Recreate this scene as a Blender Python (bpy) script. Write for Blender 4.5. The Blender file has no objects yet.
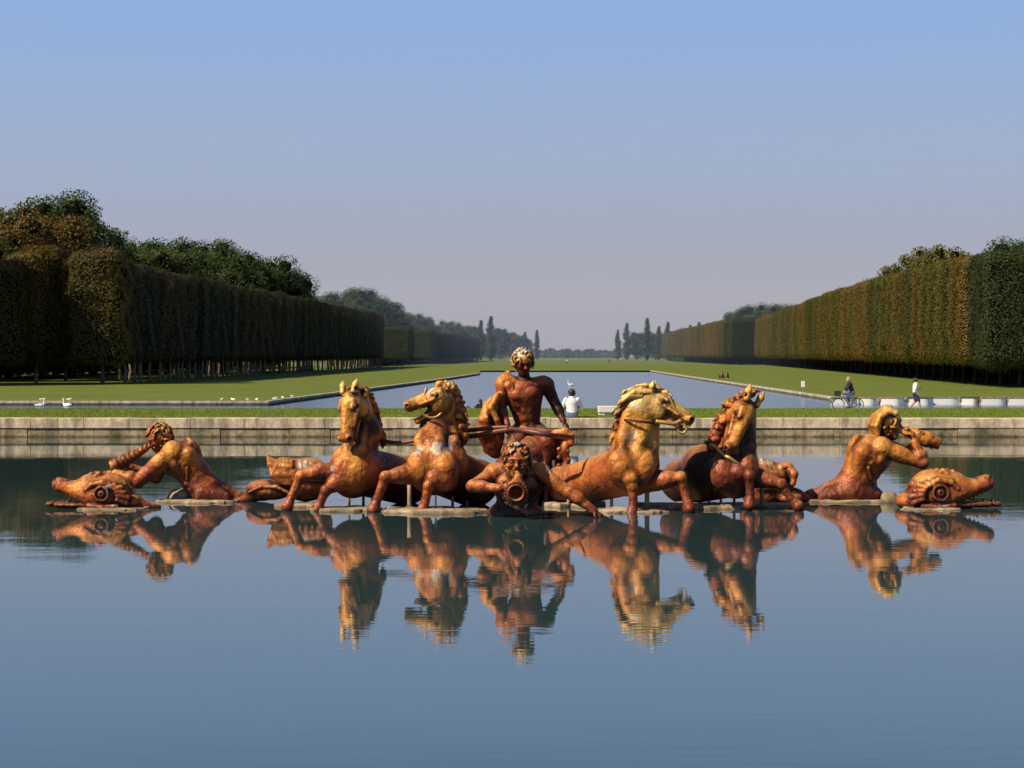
import bpy, math, random
import numpy as np
from mathutils import Vector
C = bpy.context.scene.collection
F = 1900.0            # focal length in pixels of the 1024-wide frame
EYE = 2.7             # lens height over the basin water (z = 0)
HOR = 355.0
rnd = random.Random(7)
nrs = np.random.RandomState(11)
# ------------------------------------------------------------------ object helpers
def tag(o, label=None, cat=None, group=None, kind=None):
    if label: o['label'] = label
    if cat: o['category'] = cat
    if group: o['group'] = group
    if kind: o['kind'] = kind
    return o
def empty(name, loc=(0, 0, 0), rz=0.0):
    o = bpy.data.objects.new(name, None); C.objects.link(o)
    o.location = loc; o.rotation_euler = (0, 0, rz); o.empty_display_size = .3
    return o
def link_mesh(name, verts, faces, mat, parent=None, smooth=True, attrs=None):
    me = bpy.data.meshes.new(name)
    if isinstance(faces, np.ndarray):
        nv, nf = len(verts), len(faces); k = faces.shape[1]
        me.vertices.add(nv); me.vertices.foreach_set('co', np.asarray(verts, np.float32).ravel())
        me.loops.add(nf * k); me.loops.foreach_set('vertex_index', faces.astype(np.int32).ravel())
        me.polygons.add(nf); me.polygons.foreach_set('loop_start', np.arange(0, nf * k, k, dtype=np.int32))
        try: me.polygons.foreach_set('loop_total', np.full(nf, k, np.int32))
        except Exception: pass
        me.update(calc_edges=True); me.validate()
    else:
        me.from_pydata([tuple(v) for v in verts], [], faces); me.update()
    if attrs:
        for nm, arr in attrs.items():
            a = me.attributes.new(nm, 'FLOAT', 'POINT'); a.data.foreach_set('value', np.asarray(arr, np.float32))
    if smooth: me.polygons.foreach_set('use_smooth', [True] * len(me.polygons))
    me.materials.append(mat)
    o = bpy.data.objects.new(name, me); C.objects.link(o)
    if parent: o.parent = parent
    return o
class MB:
    """collects simple shapes into one mesh"""
    def __init__(s): s.v = []; s.f = []
    def add(s, v, f):
        n = len(s.v); s.v += [tuple(p) for p in v]; s.f += [tuple(i + n for i in q) for q in f]
    def box(s, x0, x1, y0, y1, z0, z1):
        s.add([(x0,y0,z0),(x1,y0,z0),(x1,y1,z0),(x0,y1,z0),(x0,y0,z1),(x1,y0,z1),(x1,y1,z1),(x0,y1,z1)],
              [(3,2,1,0),(4,5,6,7),(0,1,5,4),(1,2,6,5),(2,3,7,6),(3,0,4,7)])
    def tube(s, pts, r, n=8, flat=None, caps=True):
        """round tube along pts; r number or list; flat = (vector, factor) squashes it along the vector"""
        P = [np.array(p, float) for p in pts]; m = len(P)
        R = r if isinstance(r, (list, tuple)) else [r] * m
        ring0 = len(s.v); up = np.array([0.13, 0.21, .97])
        for i, p in enumerate(P):
            t = P[min(i + 1, m - 1)] - P[max(i - 1, 0)]; t = t / (np.linalg.norm(t) + 1e-9)
            a = np.cross(t, up); 
            if np.linalg.norm(a) < 1e-3: a = np.cross(t, [1, 0, 0])
            a /= np.linalg.norm(a); b = np.cross(a, t)
            for k in range(n):
                w = 2 * math.pi * k / n
                o = (a * math.cos(w) + b * math.sin(w)) * R[i]
                if flat is not None:
                    fv = np.array(flat[0], float); fv /= np.linalg.norm(fv)
                    o = o - fv * (o @ fv) * (1 - flat[1])
                s.v.append(tuple(p + o))
        for i in range(m - 1):
            for k in range(n):
                a0 = ring0 + i * n + k; a1 = ring0 + i * n + (k + 1) % n
                s.f.append((a0, a1, a1 + n, a0 + n))
        if caps:
            s.f.append(tuple(ring0 + k for k in range(n))[::-1]); s.f.append(tuple(ring0 + (m - 1) * n + k for k in range(n)))
    def torus(s, c, ax, R, r, n=24, m=8, arc=1.0):
        ax = np.array(ax, float); ax /= np.linalg.norm(ax)
        a = np.cross(ax, [.1, .2, .97]); a /= np.linalg.norm(a); b = np.cross(ax, a); c = np.array(c, float)
        n0 = len(s.v)
        for i in range(n):
            w = 2 * math.pi * i / n; d = a * math.cos(w) + b * math.sin(w)
            for k in range(m):
                q = 2 * math.pi * k / m
                s.v.append(tuple(c + d * (R + r * math.cos(q)) + ax * r * math.sin(q)))
        for i in range(n):
            for k in range(m):
                s.f.append((n0 + i*m + k, n0 + ((i+1) % n)*m + k, n0 + ((i+1) % n)*m + (k+1) % m, n0 + i*m + (k+1) % m))
    def build(s, name, mat, parent=None, smooth=False):
        return link_mesh(name, s.v, s.f, mat, parent, smooth)
def bez(pts, n=24):
    """Catmull-Rom curve through pts"""
    P = [np.array(p, float) for p in pts]; P = [2*P[0]-P[1]] + P + [2*P[-1]-P[-2]]; out = []
    m = len(P) - 3
    for i in range(n + 1):
        u = i / n * m; j = min(int(u), m - 1); t = u - j
        a, b, c, d = P[j:j+4]
        out.append(.5*((2*b) + (c-a)*t + (2*a-5*b+4*c-d)*t*t + (3*b-a-3*c+d)*t**3))
    return out
# ------------------------------------------------------------------ signed-distance modelling
def nrm(v): v = np.array(v, float); return v / (np.linalg.norm(v) + 1e-12)
def P(px, py, d=0.0): return np.array([px, d, -py], float)       # a traced point: across, down, depth
class Sculpt:
    def __init__(s, k=3.0): s.pr = []; s.k = k; s.spots = []
    def _add(s, kind, args, lo, hi, k, op): s.pr.append((kind, args, np.array(lo), np.array(hi), s.k if k is None else k, op))
    def cap(s, a, b, ra, rb, k=None, op='u'):
        a = np.array(a, float); b = np.array(b, float); r = max(ra, rb)
        s._add('cap', (a, b, ra, rb), np.minimum(a, b) - r, np.maximum(a, b) + r, k, op)
    def chain(s, pts, rad, k=None, op='u'):
        for i in range(len(pts) - 1): s.cap(pts[i], pts[i+1], rad[i], rad[i+1], k, op)
    def ball(s, c, r, k=None, op='u'): s.cap(c, np.array(c, float) + [1e-4, 0, 0], r, r, k, op)
    def ell(s, c, r, fx=(1,0,0), fz=(0,0,1), k=None, op='u'):
        """ellipsoid, r along (fx, side, fz)"""
        X = nrm(fx); Y = nrm(np.cross(fz, X)); Z = np.cross(X, Y); c = np.array(c, float); R = max(r)
        s._add('ell', (c, np.array([X, Y, Z]), np.array(r, float)), c - R, c + R, k, op)
    def ecap(s, a, b, ra, rb, up=(0,0,1), k=None, op='u'):
        """tapered limb of elliptical section: r = (side, up)"""
        a = np.array(a, float); b = np.array(b, float); w = nrm(b - a); sd = np.cross(w, up)
        if np.linalg.norm(sd) < 1e-3: sd = np.cross(w, [1, 0, 0])
        sd = nrm(sd); u = np.cross(sd, w); R = max(max(ra), max(rb))
        s._add('ecap', (a, b, w, sd, u, ra, rb), np.minimum(a, b) - R, np.maximum(a, b) + R, k, op)
    def spot(s, c, r, v=1.0, nm='pale'): s.spots.append((np.array(c, float), r, v, nm))
    @staticmethod
    def dist(kind, g, X, Y, Z):
        if kind == 'cap':
            a, b, ra, rb = g; d = b - a; L2 = d @ d
            qx, qy, qz = X - a[0], Y - a[1], Z - a[2]
            t = np.clip((qx*d[0] + qy*d[1] + qz*d[2]) / L2, 0, 1)
            return np.sqrt((qx-t*d[0])**2 + (qy-t*d[1])**2 + (qz-t*d[2])**2) - (ra + (rb-ra)*t)
        if kind == 'ell':
            c, M, r = g; qx, qy, qz = X - c[0], Y - c[1], Z - c[2]; k0 = 0; k1 = 0
            for i in range(3):
                e = (M[i][0]*qx + M[i][1]*qy + M[i][2]*qz); k0 = k0 + (e/r[i])**2; k1 = k1 + (e/r[i]**2)**2
            k0 = np.sqrt(k0); k1 = np.sqrt(k1) + 1e-6
            return np.where(k0 < .05, -min(r), k0*(k0-1)/k1)
        a, b, w, sd, u, ra, rb = g; L = np.linalg.norm(b - a)
        qx, qy, qz = X - a[0], Y - a[1], Z - a[2]
        h = qx*w[0] + qy*w[1] + qz*w[2]; t = np.clip(h/L, 0, 1)
        cs = qx*sd[0] + qy*sd[1] + qz*sd[2]; cu = qx*u[0] + qy*u[1] + qz*u[2]; cw = h - t*L
        rs = ra[0] + (rb[0]-ra[0])*t; ru = ra[1] + (rb[1]-ra[1])*t; rw = np.minimum(rs, ru)
        k0 = np.sqrt((cs/rs)**2 + (cu/ru)**2 + (cw/rw)**2); k1 = np.sqrt((cs/rs**2)**2 + (cu/ru**2)**2 + (cw/rw**2)**2) + 1e-6
        return np.where(k0 < .05, -np.minimum(rs, ru), k0*(k0-1)/k1)
    def mesh(s, vox):
        lo = np.min([p[2] for p in s.pr if p[5] == 'u'], axis=0) - 4*vox - .3*s.k; hi = np.max([p[3] for p in s.pr if p[5] == 'u'], axis=0) + 4*vox + .3*s.k
        if hasattr(s, 'floor'): lo[2] = max(lo[2], s.floor)
        n = np.ceil((hi - lo)/vox).astype(int) + 1
        ax = [(lo[i] + np.arange(n[i])*vox).astype(np.float32) for i in range(3)]
        D = np.full(n, 50.0, np.float32)
        for kind, g, l, h, k, op in s.pr:
            m = k + 2*vox + s.k*1.6
            i0 = np.maximum(((l - m - lo)/vox).astype(int), 0); i1 = np.minimum(((h + m - lo)/vox).astype(int) + 2, n)
            if np.any(i1 <= i0): continue
            sl = tuple(slice(i0[i], i1[i]) for i in range(3))
            d = s.dist(kind, g, ax[0][sl[0]][:, None, None], ax[1][sl[1]][None, :, None], ax[2][sl[2]][None, None, :])
            A = D[sl]
            if op == 'u':
                e = np.maximum(k - np.abs(A - d), 0)/k if k > 0 else 0
                D[sl] = np.minimum(A, d) - e*e*k*.25
            else:
                d = -d; e = np.maximum(k - np.abs(A - d), 0)/k if k > 0 else 0
                D[sl] = np.maximum(A, d) + e*e*k*.25
        # close the grid border
        for i in range(3):
            sl = [slice(None)]*3; sl[i] = 0; D[tuple(sl)] = np.maximum(D[tuple(sl)], .3*vox); sl[i] = -1; D[tuple(sl)] = np.maximum(D[tuple(sl)], .3*vox)
        V, Q = s.nets(D, lo, vox); s.cav = s.cavity(D, lo, vox, V, s.k); return V, Q
    @staticmethod
    def cavity(D, lo, vox, V, k):
        """how hollow the surface is at each vertex: the field a little way out against that distance"""
        n = np.array(D.shape)
        def smp(p):
            q = np.clip((p - lo)/vox, 0, n - 1.001); i = q.astype(int); f = q - i; o = 0
            for c in range(8):
                e = [(c >> b) & 1 for b in range(3)]; w = 1
                for b in range(3): w = w*(f[:, b] if e[b] else 1 - f[:, b])
                o = o + w*np.minimum(D[i[:, 0]+e[0], i[:, 1]+e[1], i[:, 2]+e[2]], 12*vox)
            return o
        G = np.stack([smp(V + np.eye(3)[a]*vox*1.5) - smp(V - np.eye(3)[a]*vox*1.5) for a in range(3)], 1); G = np.clip(G, -9*vox, 9*vox); G /= np.linalg.norm(G, axis=1)[:, None] + 1e-9
        c = 0
        for h in (2.2*vox, 4.5*vox, 7*vox):
            d = smp(V + G*h); c = c + np.clip((h-d)/h, -1, 1)/3
        return c
    @staticmethod
    def nets(D, lo, vox):
        S = D < 0; n = D.shape
        cnt = np.zeros(tuple(x-1 for x in n), np.int8)
        for i in (0, 1):
            for j in (0, 1):
                for k in (0, 1): cnt += S[i:n[0]-1+i, j:n[1]-1+j, k:n[2]-1+k]
        idx = np.nonzero((cnt > 0) & (cnt < 8)); M = len(idx[0])
        cid = np.full(cnt.shape, -1, np.int32); cid[idx] = np.arange(M)
        val = {}
        for i in (0, 1):
            for j in (0, 1):
                for k in (0, 1): val[i, j, k] = D[idx[0]+i, idx[1]+j, idx[2]+k]
        acc = np.zeros((M, 3)); num = np.zeros(M)
        cs = list(val)
        for a in cs:
            for ax in range(3):
                if a[ax] == 0:
                    b = list(a); b[ax] = 1; b = tuple(b); va, vb = val[a], val[b]
                    cr = (va < 0) != (vb < 0); t = np.where(cr, va/np.where(cr, va-vb, 1), 0)
                    for q in range(3): acc[:, q] += np.where(cr, a[q] + (t if q == ax else 0), 0)
                    num += cr
        V = acc/num[:, None]; V += np.stack(idx, 1); V = V*vox + lo
        Q = []
        for ax in range(3):
            o1, o2 = [(1, 2), (2, 0), (0, 1)][ax]
            sl0 = [slice(1, n[i]-1) for i in range(3)]; sl1 = list(sl0); sl0[ax] = slice(0, n[ax]-1); sl1[ax] = slice(1, n[ax])
            A, B = S[tuple(sl0)], S[tuple(sl1)]
            for flip in (False, True):
                m = np.nonzero((A & ~B) if not flip else (~A & B))
                if not len(m[0]): continue
                b = [m[i] + (0 if i == ax else 1) for i in range(3)]
                def cell(d1, d2):
                    c = [b[0], b[1], b[2]]; c[o1] = c[o1] - d1; c[o2] = c[o2] - d2
                    return cid[c[0], c[1], c[2]]
                q = np.stack([cell(1, 1), cell(0, 1), cell(0, 0), cell(1, 0)], 1)
                Q.append(q[:, ::-1] if flip else q)
        return V, np.concatenate(Q)
    def build(s, name, mat, parent, vox, xf, smooth_it=1):
        """xf(verts) takes figure space to the parent's space"""
        V, Q = s.mesh(vox)
        at = {'pale': np.zeros(len(V)), 'dark': np.zeros(len(V)), 'cav': s.cav}
        for c, r, v, nm in s.spots:
            d = np.sqrt(((V - c)**2).sum(1)); a = np.clip(1.3 - d/r, 0, 1)*v; at[nm] = np.maximum(at[nm], a)
        return link_mesh(name, xf(V), Q, mat, parent, True, at)
def figure(name, cx, base_py):
    """thing whose waterline stands at picture row base_py: returns its Empty and the map from traced points"""
    Y0 = EYE*F/(base_py - HOR); sc = Y0/F
    e = empty(name, ((cx - 512)*sc, Y0, 0))
    def xf(V):
        V = np.asarray(V, float).reshape(-1, 3)
        return np.stack([(V[:, 0]-cx)*sc, V[:, 1]*sc, (V[:, 2]+base_py)*sc], 1)
    return e, xf
# ------------------------------------------------------------------ materials
def mat_new(name):
    m = bpy.data.materials.new(name); m.use_nodes = True
    nt = m.node_tree; b = nt.nodes['Principled BSDF']
    return m, nt, b
def N(nt, t, **kw):
    n = nt.nodes.new(t)
    for k, v in kw.items():
        if k.startswith('i_'):
            key = k[2:]; n.inputs[int(key) if key.isdigit() else key.replace('_', ' ')].default_value = v
        else: setattr(n, k, v)
    return n
def ramp(nt, fac, stops, interp='LINEAR'):
    r = nt.nodes.new('ShaderNodeValToRGB'); r.color_ramp.interpolation = interp
    e = r.color_ramp.elements
    while len(e) < len(stops): e.new(.5)
    for i, (p, c) in enumerate(stops): e[i].position = p; e[i].color = (*c, 1) if len(c) == 3 else c
    nt.links.new(fac, r.inputs[0]); return r.outputs[0]
def mixc(nt, fac, a, b, mode='MIX'):
    m = nt.nodes.new('ShaderNodeMix'); m.data_type = 'RGBA'; m.blend_type = mode
    for s, v in ((m.inputs[0], fac), (m.inputs[6], a), (m.inputs[7], b)):
        if hasattr(v, 'links'): nt.links.new(v, s)
        else: s.default_value = v if not isinstance(v, tuple) or len(v) == 4 else (*v, 1)
    return m.outputs[2]
def math_(nt, op, a, b=None, clamp=False):
    m = nt.nodes.new('ShaderNodeMath'); m.operation = op; m.use_clamp = clamp
    for s, v in ((m.inputs[0], a), (m.inputs[1], b)):
        if v is None: continue
        if hasattr(v, 'links'): nt.links.new(v, s)
        else: s.default_value = v
    return m.outputs[0]
def noise(nt, vec, scale, detail=4, rough=.55):
    n = N(nt, 'ShaderNodeTexNoise', i_Scale=scale, i_Detail=detail, i_Roughness=rough)
    if vec is not None: nt.links.new(vec, n.inputs['Vector'])
    return n.outputs['Fac']
def bump(nt, b, h, dist, strength=1.0):
    n = N(nt, 'ShaderNodeBump', i_Strength=strength, i_Distance=dist)
    nt.links.new(h, n.inputs['Height']); nt.links.new(n.outputs[0], b.inputs['Normal']); return n
def simple(name, col, rough=.7, metal=0.0, var=.25, sc=8.0, bm=0.0):
    m, nt, b = mat_new(name); tc = N(nt, 'ShaderNodeTexCoord')
    f = noise(nt, tc.outputs['Object'], sc)
    c = mixc(nt, f, tuple(x*(1-var) for x in col), tuple(min(1, x*(1+var)) for x in col))
    nt.links.new(c, b.inputs['Base Color']); b.inputs['Roughness'].default_value = rough; b.inputs['Metallic'].default_value = metal
    if bm: bump(nt, b, f, bm)
    return m
def statue_mat(name, shift=0.0, metal=.26):
    m, nt, b = mat_new(name); g = N(nt, 'ShaderNodeNewGeometry'); sp = N(nt, 'ShaderNodeSeparateXYZ'); nt.links.new(g.outputs['Position'], sp.inputs[0])
    sn = N(nt, 'ShaderNodeSeparateXYZ'); nt.links.new(g.outputs['Normal'], sn.inputs[0])
    pos = g.outputs['Position']
    n1 = noise(nt, pos, 1.6, 6, .6); n2 = noise(nt, pos, 7.0, 5, .65); n3 = noise(nt, pos, 28.0, 3, .6)
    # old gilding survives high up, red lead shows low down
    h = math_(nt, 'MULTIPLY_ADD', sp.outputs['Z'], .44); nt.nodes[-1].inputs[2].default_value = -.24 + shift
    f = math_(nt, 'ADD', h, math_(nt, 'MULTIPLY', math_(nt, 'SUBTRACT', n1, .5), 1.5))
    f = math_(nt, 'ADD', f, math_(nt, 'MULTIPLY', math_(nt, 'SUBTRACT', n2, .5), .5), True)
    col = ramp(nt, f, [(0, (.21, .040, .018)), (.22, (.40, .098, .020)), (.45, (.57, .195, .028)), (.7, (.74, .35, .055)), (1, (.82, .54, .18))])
    # streaks of grime running down
    mp = N(nt, 'ShaderNodeMapping'); mp.inputs['Scale'].default_value = (9, 9, .9); nt.links.new(pos, mp.inputs['Vector'])
    st = noise(nt, mp.outputs[0], 1.5, 5, .6)
    col = mixc(nt, ramp(nt, st, [(.52, (0, 0, 0)), (.72, (.6, .6, .6))]), col, (.10, .032, .018))
    # dust and droppings on upward faces
    up = math_(nt, 'MULTIPLY', ramp(nt, sn.outputs['Z'], [(.45, (0, 0, 0)), (.95, (1, 1, 1))]), ramp(nt, n2, [(.25, (0, 0, 0)), (.80, (1, 1, 1))]))
    col = mixc(nt, math_(nt, 'MULTIPLY', up, .62), col, (.62, .45, .22))
    pa = N(nt, 'ShaderNodeAttribute', attribute_name='pale'); da = N(nt, 'ShaderNodeAttribute', attribute_name='dark')
    mp2 = N(nt, 'ShaderNodeMapping'); mp2.inputs['Scale'].default_value = (1, 1, .3); nt.links.new(pos, mp2.inputs['Vector']); n4 = noise(nt, mp2.outputs[0], 9, 6, .75)
    pf = ramp(nt, math_(nt, 'ADD', math_(nt, 'MULTIPLY', pa.outputs['Fac'], .75), math_(nt, 'MULTIPLY', math_(nt, 'SUBTRACT', n4, .5), 2.2)), [(.38, (0, 0, 0)), (.8, (.9, .9, .9))])
    pf = math_(nt, 'MULTIPLY', pf, ramp(nt, pa.outputs['Fac'], [(0, (0, 0, 0)), (.25, (1, 1, 1))]), True)
    col = mixc(nt, pf, col, (.72, .66, .55))
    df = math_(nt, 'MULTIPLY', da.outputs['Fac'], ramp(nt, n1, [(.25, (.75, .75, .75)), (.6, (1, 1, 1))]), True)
    col = mixc(nt, df, col, (.030, .011, .009))  # dark spots: mostly painted shade, plus eyes, nostrils and mouths
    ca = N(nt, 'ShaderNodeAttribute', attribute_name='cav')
    cr = ramp(nt, math_(nt, 'ADD', ca.outputs['Fac'], .5), [(.40, (1.4, 1.4, 1.3)), (.50, (1, 1, 1)), (.64, (.45, .36, .33)), (.88, (.14, .10, .09))])  # occlusion shading painted into hollows, ridges lightened
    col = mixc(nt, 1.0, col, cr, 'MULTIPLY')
    # undersides painted darker: shade as well as grime
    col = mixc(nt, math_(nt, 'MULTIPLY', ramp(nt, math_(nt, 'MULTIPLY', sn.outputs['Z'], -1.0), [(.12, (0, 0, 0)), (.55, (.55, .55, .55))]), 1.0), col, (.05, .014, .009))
    # water line
    wl = ramp(nt, sp.outputs['Z'], [(.0, (1, 1, 1)), (.09, (0, 0, 0))])
    col = mixc(nt, math_(nt, 'MULTIPLY', wl, .75), col, (.02, .016, .012))
    nt.links.new(col, b.inputs['Base Color'])
    b.inputs['Metallic'].default_value = metal
    nt.links.new(ramp(nt, n2, [(.3, (.46, .46, .46)), (.7, (.62, .62, .62))]), b.inputs['Roughness'])
    nb = noise(nt, pos, 5.5, 2, .5); nc = noise(nt, pos, 13, 2, .5)
    hh = math_(nt, 'ADD', math_(nt, 'MULTIPLY', nb, 1.0), math_(nt, 'ADD', math_(nt, 'MULTIPLY', nc, .42), math_(nt, 'MULTIPLY', n3, .06))); bump(nt, b, hh, .055, .75)
    return m
M = {}
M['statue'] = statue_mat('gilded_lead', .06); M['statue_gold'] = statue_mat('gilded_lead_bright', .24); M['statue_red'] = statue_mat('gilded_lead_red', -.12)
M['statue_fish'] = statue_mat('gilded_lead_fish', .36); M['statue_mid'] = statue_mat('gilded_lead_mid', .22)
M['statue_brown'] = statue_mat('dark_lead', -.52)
M['strap'] = simple('dark_lead_strap', (.13, .04, .028), .45, .3)
M['goldstrap'] = simple('gilt_strap', (.5, .3, .1), .4, .4)
def stone_mat(name, top, moss, blocks=None, zr=(0, 1)):
    m, nt, b = mat_new(name); g = N(nt, 'ShaderNodeNewGeometry'); pos = g.outputs['Position']
    n1 = noise(nt, pos, .9, 6, .65); n2 = noise(nt, pos, 6, 6, .7); n3 = noise(nt, pos, 40, 3, .6)
    col = mixc(nt, ramp(nt, n2, [(.3, (0,0,0)), (.7, (1,1,1))]), tuple(x*.68 for x in top), tuple(min(1, x*1.12) for x in top))
    col = mixc(nt, ramp(nt, n1, [(.47, (0,0,0)), (.62, (.9,.9,.9))]), col, moss)
    mpv = N(nt, 'ShaderNodeMapping'); mpv.inputs['Scale'].default_value = (2.2, 1, .35); nt.links.new(pos, mpv.inputs['Vector']); n5 = noise(nt, mpv.outputs[0], 1.3, 6, .7)
    col = mixc(nt, ramp(nt, n5, [(.48, (0,0,0)), (.62, (.8,.8,.8))]), col, tuple(x*.30 for x in top))
    col = mixc(nt, ramp(nt, n5, [(.30, (.6,.6,.6)), (.42, (0,0,0))]), col, tuple(min(1, x*1.15) for x in top))
    sp = N(nt, 'ShaderNodeSeparateXYZ'); nt.links.new(pos, sp.inputs[0])
    zz = math_(nt, 'ADD', sp.outputs['Z'], math_(nt, 'MULTIPLY', math_(nt, 'SUBTRACT', n2, .5), .18))
    wet = ramp(nt, math_(nt, 'DIVIDE', math_(nt, 'SUBTRACT', zz, zr[0]), zr[1]-zr[0]), [(0, (1,1,1)), (1, (0,0,0))])
    col = mixc(nt, math_(nt, 'MULTIPLY', wet, .8), col, tuple(x*.28 for x in moss))
    nt.links.new(col, b.inputs['Base Color']); b.inputs['Roughness'].default_value = .85
    bump(nt, b, math_(nt, 'ADD', n2, math_(nt, 'MULTIPLY', n3, .4)), .03, .8)
    return m
M['coping'] = stone_mat('pale_limestone', (.80, .65, .46), (.36, .29, .19), zr=(-.5, -.4))
M['wall'] = stone_mat('mossy_limestone', (.50, .38, .24), (.065, .07, .018), zr=(.0, .09))
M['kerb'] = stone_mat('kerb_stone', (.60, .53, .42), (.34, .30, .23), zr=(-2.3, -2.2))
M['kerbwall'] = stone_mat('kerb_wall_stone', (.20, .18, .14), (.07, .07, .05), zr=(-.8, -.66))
M['rock'] = stone_mat('rock', (.52, .40, .26), (.26, .19, .11), zr=(-.02, .06))
M['white'] = simple('white_paint', (.82, .82, .80), .5, 0, .06)
M['whitestone'] = simple('white_stone', (.80, .78, .72), .7, 0, .1, 5)
M['cream'] = simple('cream_stone', (.62, .53, .36), .8, 0, .2, 6)
M['pipe'] = simple('pale_pipe', (.6, .55, .48), .4, .2)
M['skin'] = simple('skin', (.50, .30, .21), .55, 0, .12)
M['hair'] = simple('dark_hair', (.03, .018, .012), .55, 0, .3, 40)
M['whitecloth'] = simple('white_cloth', (.80, .80, .80), .85, 0, .08, 12)
M['darkcloth'] = simple('dark_cloth', (.018, .02, .03), .85, 0, .3, 12)
M['denim'] = simple('denim', (.10, .15, .26), .85, 0, .25, 14)
M['navy'] = simple('navy_cloth', (.035, .045, .14), .85, 0, .25, 14)
M['redcloth'] = simple('red_cloth', (.35, .06, .05), .85, 0, .2, 12)
M['greycloth'] = simple('grey_cloth', (.32, .31, .33), .85, 0, .2, 12)
M['metal'] = simple('grey_metal', (.45, .45, .45), .35, .8, .1)
M['black'] = simple('black_rubber', (.02, .02, .02), .6, 0, .3)
M['swan'] = simple('white_feathers', (.85, .84, .80), .8, 0, .05)
M['beak'] = simple('orange_beak', (.6, .22, .04), .5)
M['boatin'] = simple('varnished_wood', (.34, .17, .07), .5, 0, .3, 4)
M['boatdark'] = simple('dark_tarp', (.05, .055, .05), .7, 0, .3, 4)
def leaf_mat(name, stops, dark=.5, trans=.25, per=1.0):
    m, nt, b = mat_new(name); g = N(nt, 'ShaderNodeNewGeometry'); oi = N(nt, 'ShaderNodeObjectInfo')
    n1 = noise(nt, g.outputs['Position'], .35, 4, .6)
    a = math_(nt, 'MULTIPLY', g.outputs['Random Per Island'], .24)
    f = math_(nt, 'ADD', math_(nt, 'ADD', a, math_(nt, 'MULTIPLY', math_(nt, 'SUBTRACT', n1, .44), .8)), math_(nt, 'MULTIPLY', oi.outputs['Random'], .62*per), True)
    col = ramp(nt, f, stops); nt.links.new(col, b.inputs['Base Color']); b.inputs['Roughness'].default_value = .6
    b.inputs['Specular IOR Level'].default_value = .25
    tr = N(nt, 'ShaderNodeBsdfTranslucent'); nt.links.new(col, tr.inputs['Color'])
    mx = N(nt, 'ShaderNodeMixShader'); mx.inputs[0].default_value = trans
    out = nt.nodes['Material Output']; nt.links.new(b.outputs[0], mx.inputs[1]); nt.links.new(tr.outputs[0], mx.inputs[2]); nt.links.new(mx.outputs[0], out.inputs[0])
    return m
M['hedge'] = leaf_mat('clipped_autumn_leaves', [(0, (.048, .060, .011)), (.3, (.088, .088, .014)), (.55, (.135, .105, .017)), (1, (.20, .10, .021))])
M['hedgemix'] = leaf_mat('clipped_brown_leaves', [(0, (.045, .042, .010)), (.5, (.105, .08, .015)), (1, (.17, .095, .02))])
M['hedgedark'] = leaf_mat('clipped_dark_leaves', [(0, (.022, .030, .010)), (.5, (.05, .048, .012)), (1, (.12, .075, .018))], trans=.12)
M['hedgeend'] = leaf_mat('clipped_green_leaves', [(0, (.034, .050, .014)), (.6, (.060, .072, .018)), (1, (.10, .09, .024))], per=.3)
M['oak'] = leaf_mat('green_leaves', [(0, (.034, .062, .020)), (.6, (.070, .105, .028)), (1, (.13, .135, .04))])
M['oakbrown'] = leaf_mat('browning_leaves', [(0, (.045, .055, .014)), (.5, (.11, .09, .02)), (1, (.18, .10, .024))])
M['thin'] = leaf_mat('thinning_leaves', [(0, (.08, .09, .02)), (.5, (.14, .14, .03)), (1, (.22, .16, .04))])
M['poplar'] = leaf_mat('poplar_leaves', [(0, (.03, .055, .022)), (.6, (.055, .085, .032)), (1, (.09, .11, .04))])
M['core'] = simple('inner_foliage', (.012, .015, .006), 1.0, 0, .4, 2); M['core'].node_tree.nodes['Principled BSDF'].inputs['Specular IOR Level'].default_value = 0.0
M['bark'] = simple('bark', (.14, .10, .07), .9, 0, .4, 6)
M['darkbark'] = simple('dark_bark', (.045, .034, .026), .95, 0, .4, 6)
M['palebark'] = simple('pale_bark', (.22, .18, .12), .9, 0, .35, 6)
def grass_mat(name, c0, c1, c2, s=1.0):
    m, nt, b = mat_new(name); g = N(nt, 'ShaderNodeNewGeometry'); pos = g.outputs['Position']
    n1 = noise(nt, pos, .11*s, 8, .7); n2 = noise(nt, pos, 1.4*s, 5, .7)
    col = mixc(nt, ramp(nt, n1, [(.3, (0,0,0)), (.7, (1,1,1))]), c0, c1); col = mixc(nt, ramp(nt, n2, [(.5, (0,0,0)), (.85, (.8,.8,.8))]), col, c2)
    nt.links.new(col, b.inputs['Base Color']); b.inputs['Roughness'].default_value = .9; b.inputs['Specular IOR Level'].default_value = .1
    bump(nt, b, n2, .06, .6); return m
M['lawn'] = grass_mat('lawn_grass', (.085, .132, .022), (.150, .180, .034), (.23, .20, .065))
M['blade'] = leaf_mat('grass_blades', [(0, (.10, .17, .014)), (.5, (.18, .26, .024)), (1, (.30, .30, .06))])
M['dirt'] = simple('sandy_path', (.42, .34, .24), .95, 0, .2, .8)
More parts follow.
